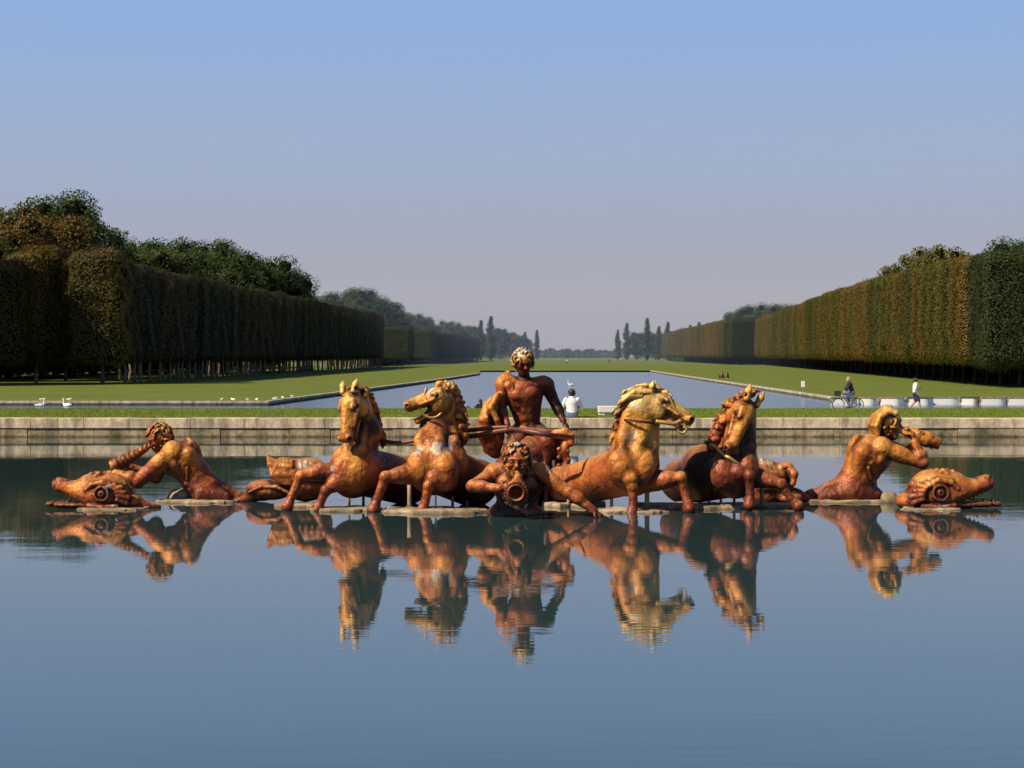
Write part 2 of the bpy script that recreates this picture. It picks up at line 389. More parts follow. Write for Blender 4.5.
def water_mat(name, deep, d1, d2, sc):
    m, nt, b = mat_new(name); g = N(nt, 'ShaderNodeNewGeometry')
    b.inputs['Base Color'].default_value = (*deep, 1); b.inputs['Roughness'].default_value = .015; b.inputs['IOR'].default_value = 1.6
    def ly(sx, sy, s, det):
        mp = N(nt, 'ShaderNodeMapping'); mp.inputs['Scale'].default_value = (sx, sy, 1); nt.links.new(g.outputs['Position'], mp.inputs['Vector'])
        return noise(nt, mp.outputs[0], s, det, .55)
    a = ly(.22, 1.0, sc, 2); c = ly(.25, 1.0, sc*.07, 2); e = ly(.5, 1.0, sc*.016, 3)
    # breezy patches: the ripples come and go
    amp = ramp(nt, e, [(.40, (.25,.25,.25)), (.66, (1,1,1))])
    h = math_(nt, 'ADD', math_(nt, 'MULTIPLY', math_(nt, 'MULTIPLY', a, amp), d1), math_(nt, 'MULTIPLY', c, d2))
    bump(nt, b, h, 1.0, 1.0)
    return m
M['basin'] = water_mat('basin_water', (.028, .058, .064), .0014, .0042, 6.5)
M['canal'] = water_mat('canal_water', (.10, .135, .19), .0016, .004, 1.2); M['canal'].node_tree.nodes['Principled BSDF'].inputs['Roughness'].default_value = .19
# ------------------------------------------------------------------ camera, sun, sky, haze
sc_ = bpy.context.scene
cam = bpy.data.objects.new('camera', bpy.data.cameras.new('camera')); C.objects.link(cam)
cam.location = (0, 0, EYE); cam.rotation_euler = (math.radians(90), 0, 0)
cam.data.sensor_width = 36; cam.data.lens = 36*F/1024; cam.data.shift_y = -(384-HOR)/1024
cam.data.clip_end = 9000; cam.data.clip_start = .1; sc_.camera = cam
SUN_EL, SUN_AZ = math.radians(43), math.radians(239)      # azimuth clockwise from +Y: behind the viewer's left shoulder
sd = Vector((math.sin(SUN_AZ)*math.cos(SUN_EL), math.cos(SUN_AZ)*math.cos(SUN_EL), math.sin(SUN_EL)))
sl = bpy.data.lights.new('sun', 'SUN'); sl.energy = 6.0; sl.angle = math.radians(.53); sl.color = (1, .85, .63)
so = bpy.data.objects.new('sun', sl); C.objects.link(so); so.location = (-60, -40, 60); so.rotation_euler = sd.to_track_quat('Z', 'Y').to_euler()
w = bpy.data.worlds.new('World'); sc_.world = w; w.use_nodes = True; nt = w.node_tree
bg = nt.nodes['Background']; sky = nt.nodes.new('ShaderNodeTexSky'); sky.sky_type = 'NISHITA'; sky.sun_disc = False
sky.sun_elevation = SUN_EL; sky.sun_rotation = SUN_AZ; sky.air_density = 1.0; sky.dust_density = 1.2; sky.ozone_density = 2.2; sky.altitude = 100
# autumn haze: the clear sky pales to lilac towards the horizon
tc = nt.nodes.new('ShaderNodeTexCoord'); sx = nt.nodes.new('ShaderNodeSeparateXYZ'); nt.links.new(tc.outputs['Generated'], sx.inputs[0])
fac = ramp(nt, sx.outputs['Z'], [(0, (.95,)*3), (.2, (.85,)*3), (.38, (.35,)*3), (.6, (.0,)*3)])
tint = ramp(nt, sx.outputs['Z'], [(0, (.325, .31, .45)), (.045, (.34, .355, .52)), (.10, (.345, .445, .68)), (.185, (.285, .47, .86)), (.4, (.09, .20, .55))])
tint = mixc(nt, 1.0, tint, (11.4, 11.4, 11.4), 'MULTIPLY')
col = mixc(nt, fac, mixc(nt, 1.0, sky.outputs[0], (.55, .55, .55), 'MULTIPLY'), tint)
nt.links.new(col, bg.inputs['Color']); bg.inputs['Strength'].default_value = .088
sc_.view_settings.view_transform = 'Standard'; sc_.view_settings.look = 'None'; sc_.view_settings.exposure = 0; sc_.view_settings.gamma = 1
sc_.cycles.use_denoising = True; sc_.cycles.volume_bounces = 0; sc_.cycles.max_bounces = 6; sc_.cycles.glossy_bounces = 3; sc_.cycles.diffuse_bounces = 2
sc_.cycles.caustics_reflective = False; sc_.cycles.caustics_refractive = False; sc_.cycles.transparent_max_bounces = 4
hz = MB(); hz.box(-2600, 2600, 390, 4500, -4, 160)
hm = bpy.data.materials.new('haze'); hm.use_nodes = True; hn = hm.node_tree; hn.nodes.remove(hn.nodes['Principled BSDF'])
vs = N(hn, 'ShaderNodeVolumeScatter', i_Density=.00026, i_Anisotropy=0.0); vs.inputs['Color'].default_value = (.46, .62, .98, 1)
hn.links.new(vs.outputs[0], hn.nodes['Material Output'].inputs['Volume'])
try: hm.cycles.homogeneous_volume = True
except Exception: pass
tag(hz.build('haze', hm), kind='structure')
# ------------------------------------------------------------------ ground, water, shores
RIM_Y = 62.6
def sheet(name, verts, faces, m, kind='structure'):
    return tag(link_mesh(name, verts, faces, M[m], None, False), kind=kind)
XW = 420
# basin: water from behind the viewer to the far rim
sheet('basin_water', [(-XW, -30, 0), (XW, -30, 0), (XW, RIM_Y+.3, 0), (-XW, RIM_Y+.3, 0)], [(0, 1, 2, 3)], 'basin')
prof = [(RIM_Y+.55, .615), (64.2, .64), (68, .645), (73.0, .64), (75.5, .45), (80, .05), (86, -.3), (90, -.36), (99, -.37), (108, -.38), (110.5, -.58), (112.6, -.74), (112.8, -1.5)]
vv = []; ff = []; nx = 60
for j, (y, z) in enumerate(prof):
    for i in range(nx+1): vv.append((-XW + 2*XW*i/nx, y, z))
for j in range(len(prof)-1):
    for i in range(nx): a = j*(nx+1)+i; ff.append((a, a+1, a+nx+2, a+nx+1))
sheet('grass_bank', vv, ff, 'lawn')
# path along the canal head where the cyclist rides
sheet('path', [(-XW, 100, -.361), (XW, 100, -.361), (XW, 107.5, -.371), (-XW, 107.5, -.371)], [(0, 1, 2, 3)], 'dirt')
sheet('canal_water', [(-XW, 112.7, -.78), (XW, 112.7, -.78), (XW, 430, -.78), (-XW, 430, -.78)], [(0, 1, 2, 3)], 'canal')
# lawn around the canal
LZ = -.5
edge = [(-XW, 130), (-16.7, 130), (-10.2, 236), (-5.6, 330), (-6.5, 389), (28.3, 389), (26.5, 300), (24, 141), (XW, 138)]
import bmesh
lv = [(x, y, LZ) for x, y in edge]; L0 = [(-3500, y, LZ) for x, y in edge[:5]]; R0 = [(3500, y, LZ) for x, y in edge[5:]]
vv = lv + L0 + R0 + [(-3500, 4200, LZ), (3500, 4200, LZ)]     # 0-8 edge, 9-13 far left, 14-17 far right, 18, 19 far corners
ff = [(9, 0, 1, 2), (9, 2, 11), (11, 2, 3, 12), (12, 3, 4, 13), (13, 4, 18), (4, 5, 19, 18), (5, 14, 19), (5, 6, 15, 14), (6, 7, 8, 17), (6, 17, 15)]
lawn = sheet('lawn', vv, ff, 'lawn')
# kerb wall along the canal, built of runs
kt = empty('canal_kerb', (0, 137, LZ)); tag(kt, 'long low stone kerb edging the far canal and its lawns', 'kerb')
top = MB(); wl = MB()
def inner(i):    # outward offset (towards lawn) at vertex i
    def nr(a, b):
        d = nrm((b[0]-a[0], b[1]-a[1], 0)); return np.array([-d[1], d[0]])
    n = np.zeros(2)
    if i > 0: n = n + nr(edge[i-1], edge[i])
    if i < len(edge)-1: n = n + nr(edge[i], edge[i+1])
    return n/np.linalg.norm(n)
for i in range(len(edge)-1):
    if i in (3, 4): continue
    a, b = np.array(edge[i]), np.array(edge[i+1]); na, nb = inner(i), inner(i+1); wd = .45
    q = [a - na*.06, b - nb*.06, b + nb*wd, a + na*wd]
    z0, z1 = LZ-.10, LZ+.06
    top.add([(x, y-137, z0-LZ) for x, y in q] + [(x, y-137, z1-LZ) for x, y in q], [(3,2,1,0),(4,5,6,7),(0,1,5,4),(1,2,6,5),(2,3,7,6),(3,0,4,7)])
    q = [a, b, b + nb*.3, a + na*.3]; z0, z1 = -1.3, LZ-.102
    wl.add([(x, y-137, z0-LZ) for x, y in q] + [(x, y-137, z1-LZ) for x, y in q], [(3,2,1,0),(4,5,6,7),(0,1,5,4),(1,2,6,5),(2,3,7,6),(3,0,4,7)])
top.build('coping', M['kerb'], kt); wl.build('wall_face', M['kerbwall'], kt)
# basin rim: coping blocks over two courses of older stone
rw = empty('basin_rim', (0, RIM_Y, 0)); tag(rw, 'pale stone rim wall with mossy lower courses across the far side of the basin', 'wall')
cp = MB(); c1 = MB(); r2 = random.Random(3)
x = -70.0
while x < 70:
    L = r2.uniform(1.5, 2.3); j = r2.uniform(-.012, .012); z = r2.uniform(-.006, .006)
    cp.box(x+.003, x+L-.003, -.035+j*.6, .62, .285, .618+z); x += L
x = -70.0
while x < 70:
    L = r2.uniform(1.2, 3.2); j = r2.uniform(-.03, .03); c1.box(x+.005, x+L-.005, .0+j*.7, .6, -.3, .272); x += L
o = cp.build('coping', M['coping'], rw)
bv = o.modifiers.new('soft', 'BEVEL'); bv.width = .012; bv.segments = 1
o = c1.build('stone_course', M['wall'], rw); bv = o.modifiers.new('soft', 'BEVEL'); bv.width = .012; bv.segments = 1
# moss and weeds hanging from the joints
# grass blades on the near bank
def blades(n, x0, x1, y0, y1, zf, h0, h1, seed):
    rs = np.random.RandomState(seed); x = rs.uniform(x0, x1, n); y = rs.uniform(y0, y1, n); z = np.interp(y, [p[0] for p in prof], [p[1] for p in prof]) - .01
    h = rs.uniform(h0, h1, n); a = rs.uniform(0, 6.28, n); wd = rs.uniform(.006, .014, n); lx = rs.normal(0, .4, n)*h; ly = rs.normal(0, .4, n)*h
    V = np.empty((n, 3, 3)); V[:, 0] = np.stack([x-np.cos(a)*wd, y-np.sin(a)*wd, z], 1); V[:, 1] = np.stack([x+np.cos(a)*wd, y+np.sin(a)*wd, z], 1); V[:, 2] = np.stack([x+lx, y+ly, z+h], 1)
    return V.reshape(-1, 3), np.arange(3*n).reshape(-1, 3)
v1, f1 = blades(100000, -22, 22, RIM_Y+.62, 74.5, None, .025, .075, 5)
tag(link_mesh('grass', v1, f1, M['blade'], None, False), kind='stuff')
# ------------------------------------------------------------------ trees
def quads(Cn, Nn, size, rs, tilt=.7):
    n = len(Cn); Nn = Nn + rs.normal(0, tilt, (n, 3)); Nn /= np.linalg.norm(Nn, axis=1)[:, None]
    T = np.cross(Nn, rs.normal(0, 1, (n, 3))); T /= np.linalg.norm(T, axis=1)[:, None] + 1e-9; B = np.cross(Nn, T)
    s = size*rs.uniform(.55, 1.25, n)[:, None]
    V = np.stack([Cn-T*s, Cn-B*s*.55+T*s*.1, Cn+T*s, Cn+B*s*.55+T*s*.1], 1).reshape(-1, 3)
    return V, np.arange(4*n).reshape(-1, 4)
def add_core(o, V, Fc):
    me = o.data; bm = bmesh.new(); bm.from_mesh(me); vs_ = [bm.verts.new(v) for v in V]
    for f in Fc:
        q = bm.faces.new([vs_[i] for i in f]); q.material_index = 1
    bm.to_mesh(me); bm.free(); me.materials.append(M['core'])
def wob(p, seed):
    r = np.random.RandomState(seed); o = 0
    for k in range(6):
        d = r.normal(0, 1, 3)*(.35 + .35*k); o = o + np.sin(p @ d + r.uniform(0, 6.28))/(1+.5*k)
    return o/2.2
def box_crown(w, dp, z0, z1, n, leaf, seed, bul=.35, rc=1.2):
    rs = np.random.RandomState(seed); h = z1-z0
    A = np.array([w*h, w*h, dp*h, dp*h, w*dp*1.3, w*dp*.35]); fi = rs.choice(6, n, p=A/A.sum()); u = rs.uniform(-1, 1, (n, 3))
    for k, (axs, sg) in enumerate([(1, -1), (1, 1), (0, -1), (0, 1), (2, 1), (2, -1)]): u[fi == k, axs] = sg
    half = np.array([w/2, dp/2, h/2]); p = u*half
    # rounded corners
    inn = np.clip(p, -(half-rc), half-rc); d = p - inn; L = np.linalg.norm(d, axis=1)[:, None] + 1e-9; nn = d/L
    flat = (L[:, 0] < 1e-6); nn[flat] = 0
    p = inn + nn*np.minimum(L, rc); p = p + nn*(bul*wob(p, seed+1)[:, None] + rs.normal(0, .12, (n, 1)))
    p[:, 2] += (z0+z1)/2
    V, Fq = quads(p, nn*2.0, leaf, rs, .55)
    ci = .45 + rc*.35; g = np.array([[sx*(w/2-ci), sy*(dp/2-ci), zz] for zz in (z0+.6, z1-ci-.1) for sx, sy in ((-1,-1),(1,-1),(1,1),(-1,1))])
    return V, Fq, g, [(3,2,1,0),(4,5,6,7),(0,1,5,4),(1,2,6,5),(2,3,7,6),(3,0,4,7)]
def copy_thing(o, loc, rz=0.0, label=None, group=None, scale=None):
    c = o.copy(); C.objects.link(c); c.location = loc; c.rotation_euler = (0, 0, rz)
    if scale: c.scale = scale if isinstance(scale, tuple) else (scale,)*3
    if label: c['label'] = label
    if group: c['group'] = group
    for ch in list(o.children):
        d = ch.copy(); C.objects.link(d); d.parent = c
        for gch in ch.children:
            e_ = gch.copy(); C.objects.link(e_); e_.parent = d
    return c
def trunk_mesh(name, h, r, limbs, mat, parent, seed, lean=.0):
    rr = random.Random(seed); m = MB(); z = 0; pts = []
    for k in range(6): pts.append((rr.uniform(-.5, .5)*r + lean*k, rr.uniform(-.5, .5)*r, h*k/5 - .15))
    m.tube(pts, [r*1.25, r, r*.92, r*.85, r*.75, r*.5], 8)
    for (a, el, z0, L) in limbs:
        b = (0, 0, z0); d = (math.cos(a)*math.cos(el), math.sin(a)*math.cos(el), math.sin(el))
        m.tube([tuple(b[i]+d[i]*L*t + (0, 0, .08*L*t*t)[i] for i in range(3)) for t in (0, .35, .7, 1)], [r*.5, r*.4, r*.25, r*.1], 6)
    return m.build(name, mat, parent, True)
hedge_groups = {}
def hedge_proto(name, lab, w, dp, z0, z1, n, leaf, mat, seed, group, bark='bark', rc=1.2, stems=0):
    t = empty(name, (0, 0, 0)); tag(t, lab, 'tree', group)
    V, Fq, g, gf = box_crown(w, dp, z0, z1, n, leaf, seed, .35 if rc < 1.4 else .8, rc)
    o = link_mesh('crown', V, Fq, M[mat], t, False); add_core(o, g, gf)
    tk = trunk_mesh('trunk', z0+1.5, .19, [], M[bark], t, seed)
    if stems:
        for k in range(stems):
            c = tk.copy(); C.objects.link(c); c.parent = t; c.location = ((k - (stems-1)/2)*w/(stems+.6) + (.4 if k % 2 else -.3), dp*.32*(1 if k % 2 else -1), 0); c.rotation_euler = (0, 0, k*1.7)
        bpy.data.objects.remove(tk)
    return t
def place_row(protos, a, b, n, group, label, used, seed, wjit=0.0, zs=(1, 1)):
    rr = random.Random(seed); a = np.array(a); b = np.array(b); rz = math.atan2(b[1]-a[1], b[0]-a[0])
    for i in range(n):
        p = a + (b-a)*(i+.5)/n; pr = protos[rr.randrange(len(protos))]
        sc3 = (1+rr.uniform(-.02, .05), 1+rr.uniform(-.05, .05), (zs[0] + (zs[1]-zs[0])*min(1, i/max(1, n*.35)))*(1+rr.uniform(-.012, .012)))
        if pr.name not in used:
            used.add(pr.name); pr.location = (p[0], p[1], LZ); pr.rotation_euler = (0, 0, rz); pr.scale = sc3; pr['label'] = label; pr['group'] = group
        else:
            copy_thing(pr, (p[0], p[1], LZ), rz + (math.pi if rr.random() < .5 else 0), label, group, sc3)
used = set()
GR = 'clipped trees in the tall hedge right of the canal'; LR = 'tall clipped autumn-brown tree in the hedge row right of the canal'
GL = 'clipped trees in the tall hedge left of the canal'; LL = 'tall clipped shadowed tree in the hedge row left of the canal'
RA, RB = (46.2, 184.5), (77.8, 608)       # foot of the right-hand hedge
LA, LB = (-43.8, 219), (-33.8, 509)
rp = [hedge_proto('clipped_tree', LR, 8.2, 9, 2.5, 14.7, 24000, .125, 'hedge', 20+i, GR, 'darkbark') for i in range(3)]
place_row(rp, (RA[0]+4.1, RA[1]+8), (RB[0]+4.5, RB[1]), 52, GR, LR, used, 1, zs=(.925, 1))
ep = [hedge_proto('clipped_tree', '', 8.6, 8.4, 2.2, 14.9, 34000, .125, 'hedgeend', 40, GR, 'darkbark')]
place_row(ep, (RA[0]-.3, RA[1]+3.6), (RA[0]+34, RA[1]+1), 4, 'dark green clipped trees closing the near end of the right hedge', 'dark green clipped tree at the near end of the right hedge', used, 2, zs=(.89, .89))
ip = [hedge_proto('clipped_tree', '', 9.3, 7, .2, 13.6, 3000, .3, 'hedgedark', 55, GR)]
place_row(ip, (RA[0]+11.5, RA[1]+8), (RB[0]+12.5, RB[1]), 48, 'inner clipped trees behind the right hedge', 'inner clipped tree just behind the right hedge front', used, 3, zs=(.92, 1))
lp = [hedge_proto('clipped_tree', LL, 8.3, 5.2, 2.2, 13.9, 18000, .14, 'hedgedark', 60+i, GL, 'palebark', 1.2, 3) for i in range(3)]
place_row(lp, (LA[0]-2.8, LA[1]), (LB[0]-2.8, LB[1]), 36, GL, LL, used, 4)
le = [hedge_proto('clipped_tree', '', 6.4, 8.3, 2.0, 14.6, 22000, .135, 'hedgemix', 80, GL, 'bark', 1.5)]
le[0].location = (-45.6, 211.5, LZ); le[0]['label'] = 'brown sunlit clipped tree closing the near end of the left hedge'; used.add(le[0].name)
GB = 'inner clipped trees behind the left hedge'
place_row(ip, (LA[0]-31, LA[1]+4), (LB[0]-31, LB[1]), 32, GB, 'inner clipped tree just behind the left hedge front', used, 5)
place_row(ip, (-47, 516), (-33, 1010), 54, GB, 'inner clipped tree just behind the left hedge front', used, 15, zs=(.74, .80))
place_row(ip, (90, 615), (98, 1040), 48, 'inner clipped trees behind the right hedge', 'inner clipped tree just behind the right hedge front', used, 16)
# second blocks, further along
G2 = 'clipped trees in the far left hedge block'; L2 = 'clipped tree in the further small hedge block left of the canal'
place_row(lp, (-36.4, 549), (-33.0, 560), 2, G2, L2, used, 6, zs=(.76, .76))
place_row(lp, (-33.4, 672), (-19.6, 1010), 40, G2, L2, used, 7, zs=(.82, .86))
place_row(ep, (-37.0, 545), (-28.6, 545), 1, G2, 'front tree of the small clipped block beyond the left hedge', used, 18, zs=(.75, .75))
place_row(ep, (-35.0, 666), (-28.2, 666), 1, G2, 'brown end tree of the last left hedge block', used, 8, zs=(.81, .81))
G3 = 'clipped trees in the far right hedge block'; L3 = 'clipped tree in the further hedge block right of the canal'
place_row(rp, (73.5, 625), (86, 1040), 48, G3, L3, used, 9)
place_row(ep, (70.5, 617), (87, 617), 2, G3, 'green end tree of the further right hedge block', used, 10)
# free-growing trees
def clump_crown(cl, n, leaf, seed):
    """leaf clusters: cl = list of (centre, radius)"""
    rs = np.random.RandomState(seed); out = []; nn = []
    w = np.array([r*r for c, r in cl]); cnt = np.maximum((w/w.sum()*n).astype(int), 6)
    for (c, r), k in zip(cl, cnt):
        d = rs.normal(0, 1, (k, 3)); d /= np.linalg.norm(d, axis=1)[:, None]; rad = r*rs.uniform(.45, 1.12, (k, 1))**.6
        out.append(np.array(c) + d*rad*np.array([1, 1, .8])); nn.append(d)
    return quads(np.concatenate(out), np.concatenate(nn), leaf, rs, .8)
def free_tree(name, lab, H, W, z0, ncl, n, leaf, mat, seed, shape='round', group=None, openness=1.0):
    t = empty(name); tag(t, lab, 'tree', group); rr = random.Random(seed); cl = []; limbs = []
    for i in range(ncl):
        if shape == 'round':
            u = rr.random(); a = rr.uniform(0, 6.28); zz = z0 + (H-z0)*(.06+.86*u); k = math.sqrt(max(.05, 1-((zz-(z0+H)/2)/((H-z0)/2))**2))
            rad = W/2*k*math.sqrt(rr.uniform(.15, 1))*.85; r = W*rr.uniform(.11, .19)*(.8+.3*k)
        else:
            u = (i+.5)/ncl; a = rr.uniform(0, 6.28); zz = z0 + (H-z0)*u*.96; k = math.sin(math.pi*min(1, .12+.88*u))**.6 if u < .55 else (1-u)/.45*.95+.08
            rad = W/2*k*rr.uniform(.1, .75); r = W*(.2+.22*k)
        c = (math.cos(a)*rad, math.sin(a)*rad, zz); cl.append((c, r))
        if shape == 'round' and i % 2 == 0 and rad > W*.12: limbs.append((a, math.atan2(max(.5, zz-(z0+.1*H)), rad), z0*.8+.1*(H-z0)*rr.random(), math.hypot(rad, zz-z0)*.95))
    V, Fq = clump_crown(cl, n, leaf, seed+5); o = link_mesh('crown', V, Fq, M[mat], t, False); cv = []; cf = []
    for c, r in cl:
        b0 = len(cv); r *= .5
        cv.append((c[0], c[1], c[2]-r*.8)); 
        for la in (-.5, .15, .7):
            for lo in range(7): cv.append((c[0] + r*math.cos(la*1.3)*math.cos(lo*.898), c[1] + r*math.cos(la*1.3)*math.sin(lo*.898), c[2] + r*.8*math.sin(la*1.3)))
        cv.append((c[0], c[1], c[2]+r*.8))
        for lo in range(7):
            l2 = (lo+1) % 7; cf.append((b0, b0+1+l2, b0+1+lo)); cf.append((b0+22, b0+15+lo, b0+15+l2))
            for k in (0, 1): cf.append((b0+1+7*k+lo, b0+1+7*k+l2, b0+8+7*k+l2, b0+8+7*k+lo))
    add_core(o, cv, cf)
    trunk_mesh('trunk', H*.8, .02*H, limbs, M['bark'], t, seed)
    return t
GW = {}
def scatter(protos, spots, group, labels):
    for i, (px, pt, Y, k) in enumerate(spots):   # traced crown top: column, row; Y = distance
        pr = protos[k % len(protos)]; x = (px-512)/F*Y; H = (HOR-pt)/F*Y + EYE - LZ; H0 = pr['h']
        s_ = H/H0; lab = labels[i] if isinstance(labels, list) else labels
        if pr.name not in used:
            used.add(pr.name); pr.location = (x, Y, LZ); pr.scale = (s_,)*3; pr['label'] = lab; pr['group'] = group; pr.rotation_euler = (0, 0, px*.37)
        else: copy_thing(pr, (x, Y, LZ), px*.37, lab, group, s_)
def reg(t, h): t['h'] = h; return t
oak = [reg(free_tree('broadleaf_tree', 'x', 20, 15, 3, 64, 30000, .19, 'oak', 100+i), 20) for i in range(3)]
brn = [reg(free_tree('broadleaf_tree', 'x', 20, 14, 3, 64, 30000, .19, 'oakbrown', 120+i), 20) for i in range(2)]
thin = [reg(free_tree('broadleaf_tree', 'x', 20, 9, 6, 30, 5000, .24, 'thin', 140), 20)]
pop = [reg(free_tree('poplar_tree', 'x', 26, 5.2, 1.5, 40, 7000, .28, 'poplar', 160+i, 'poplar'), 26) for i in range(2)]
# left foreground group
lg = [reg(hedge_proto('clipped_tree', 'x', 8.2, 8.2, 2.2, 14.5, 20000, .14, 'hedgedark', 90, None, 'palebark'), 14.6)]
lb = [reg(hedge_proto('clipped_tree', 'x', 6.6, 7.0, 2.0, 14.5, 22000, .135, 'hedgemix', 91, None, 'palebark', 2.6), 14.6)]
scatter(lb, [(36, 244, 214, 0)], None, 'rounded brown clipped tree at the far left edge of the lawn')
scatter(lg, [(-8, 262, 210, 0)], None, 'dark clipped tree cut off by the left edge of the picture')
scatter(lg, [(66, 262, 240, 0)], None, 'dark clipped tree in the gap behind the rounded brown one')
scatter(brn, [(8, 200, 262, 0), (42, 212, 250, 1)], 'brown broadleaf trees above the left hedge end', ['big brown-topped broadleaf tree at the far left', 'lower brown broadleaf tree above the rounded clipped tree'])
scatter(oak, [(72, 193, 268, 0), (92, 222, 300, 1), (56, 208, 290, 2)], 'tall green trees over the left hedge end', ['tallest green tree on the left, ragged top against the sky', 'green tree sloping down beside the tallest left one', 'green tree half hidden behind the tallest left one'])
scatter(oak, [(137, 238, 330, 1), (172, 239, 345, 0), (205, 240, 350, 2), (238, 250, 365, 1), (262, 255, 375, 0), (285, 270, 390, 2), (150, 248, 320, 2), (190, 250, 330, 0), (222, 254, 345, 1)], 'green woodland trees behind the left hedge', 'green woodland tree showing above the left hedge')
scatter(oak, [(322, 293, 717, 0), (342, 292, 745, 1), (362, 288, 772, 2), (385, 300, 772, 0), (396, 308, 883, 1), (352, 298, 717, 1), (412, 313, 993, 2), (428, 317, 1048, 0), (446, 320, 1131, 1), (462, 325, 1242, 2), (372, 300, 745, 0), (404, 316, 965, 1)], 'hazy woodland trees behind the far left hedge', 'hazy woodland tree above the far end of the left hedge')
scatter(oak, [(472, 326, 1200, 0), (455, 322, 1150, 1), (500, 328, 1300, 2), (512, 332, 1400, 0), (522, 334, 1400, 1), (480, 333, 1250, 2), (490, 336, 1300, 1)], 'pale hazy trees near the far left end of the canal', 'pale hazy tree near the far left end of the canal')
scatter(pop, [(481, 319, 1150, 0), (491, 315, 1100, 1), (537, 329, 1350, 0), (525, 331, 1400, 1)], 'poplars at the far left end of the canal', 'slim poplar at the far left end of the canal')
scatter(pop, [(618, 329, 1250, 0), (627, 322, 1200, 1), (647, 317, 1100, 0), (659, 325, 1150, 1), (668, 321, 1120, 0), (690, 324, 1100, 1), (699, 321, 1080, 0)], 'poplars at the far right end of the canal', 'slim poplar at the far right end of the canal')
scatter(oak, [(637, 332, 1250, 0), (656, 331, 1200, 1), (675, 331, 1150, 2), (684, 328, 1120, 0), (666, 334, 1180, 1)], 'pale hazy trees near the far right end of the canal', 'pale hazy tree near the far right end of the canal')
scatter(oak, [(722, 322, 900, 1), (736, 312, 860, 2), (752, 305, 800, 0), (768, 303, 780, 1), (783, 304, 760, 2), (745, 316, 820, 0), (712, 328, 930, 0)], 'green woodland trees behind the far right hedge', 'green woodland tree above the far end of the right hedge')
scatter(thin, [(934, 243, 300, 0), (952, 241, 290, 0), (918, 251, 310, 0), (898, 262, 330, 0), (870, 276, 360, 0)], 'thin autumn trees poking above the right hedge', 'thin autumn tree poking above the right hedge')
scatter(oak, [(1012, 240, 262, 0), (1045, 236, 255, 1)], 'green trees above the near end of the right hedge', ['dark green tree above the near end of the right hedge', 'dark green tree at the right edge of the picture'])
scatter(oak, [(-62, 194, 226, 0), (-152, 108, 199, 1), (-215, 100, 196, 2)], 'broadleaf trees past the left edge', 'broadleaf tree at the left edge shading the clipped ones')
# far tree line
ft = [reg(free_tree('broadleaf_tree', 'x', 11, 13, .3, 26, 2500, .45, 'oak', 180+i), 11) for i in range(2)]
rr = random.Random(5)
scatter(ft, [(532 + i*4.0 + rr.uniform(-1, 1), 349.5 + rr.uniform(-1.2, 1.4), 1900 + rr.uniform(-60, 120), i) for i in range(24)], 'low trees of the tree line at the far end of the canal', 'low hazy tree in the tree line at the far end')
scatter(ft, [(420 + i*7.0 + rr.uniform(-2, 2), 345 + rr.uniform(-3, 3), 1700 + rr.uniform(-60, 120), i) for i in range(16)] + [(640 + i*7.0 + rr.uniform(-2, 2), 345 + rr.uniform(-3, 3), 1700 + rr.uniform(-60, 120), i) for i in range(12)], 'trees of the far woods either side of the canal', 'low hazy tree in the far woods beside the canal')
# ------------------------------------------------------------------ sculpture vocabulary (figure space: traced pixels)
def A3(*v): return np.array(v, float)
def head(S, c, f, u, r, beard=False, k=None):
    """human head: c centre, f the way it looks, u its crown; r half its height"""
    f = nrm(f); u = nrm(np.array(u, float) - f*(np.dot(u, f))); s = np.cross(f, u); k = .16*r if k is None else k
    p = lambda a, b, d=0.0: np.array(c, float) + r*(a*f + b*u + d*s)
    S.ell(p(-.12, .22), (.92*r, .74*r, .80*r), f, u, k); S.ell(p(.22, -.28), (.62*r, .56*r, .70*r), f, u, k*2)
    S.ball(p(.50, -.84), .24*r, k*2)
    for q in (-1, 1):
        S.cap(p(.22, -.55, q*.42), p(.48, -.84, q*.12), .16*r, .16*r, k*1.5)            # jaw
        S.ball(p(.62, -.12, q*.40), .19*r, k*1.5)                                       # cheekbone
        S.cap(p(.80, .22, q*.10), p(.66, .20, q*.46), .12*r, .11*r, k)                  # brow
        S.ball(p(.90, .05, q*.30), .15*r, k*.6, 's'); S.ell(p(.72, .05, q*.30), (.13*r, .16*r, .11*r), f, u, .02*r)
        S.ell(p(-.02, -.08, q*.74), (.16*r, .07*r, .24*r), f, u, k*.5)                  # ear
    S.cap(p(.80, .12), p(1.04, -.22), .08*r, .13*r, k*.6)                               # nose
    for q in (-1, 1): S.ball(p(.92, -.26, q*.12), .085*r, k*.4)
    S.cap(p(.78, -.46, -.20), p(.78, -.46, .20), .085*r, .085*r, k*.5); S.cap(p(.77, -.60, -.16), p(.77, -.60, .16), .09*r, .09*r, k*.5)
    S.cap(p(.92, -.53, -.2), p(.92, -.53, .2), .03*r, .03*r, .03*r, 's')
    return p
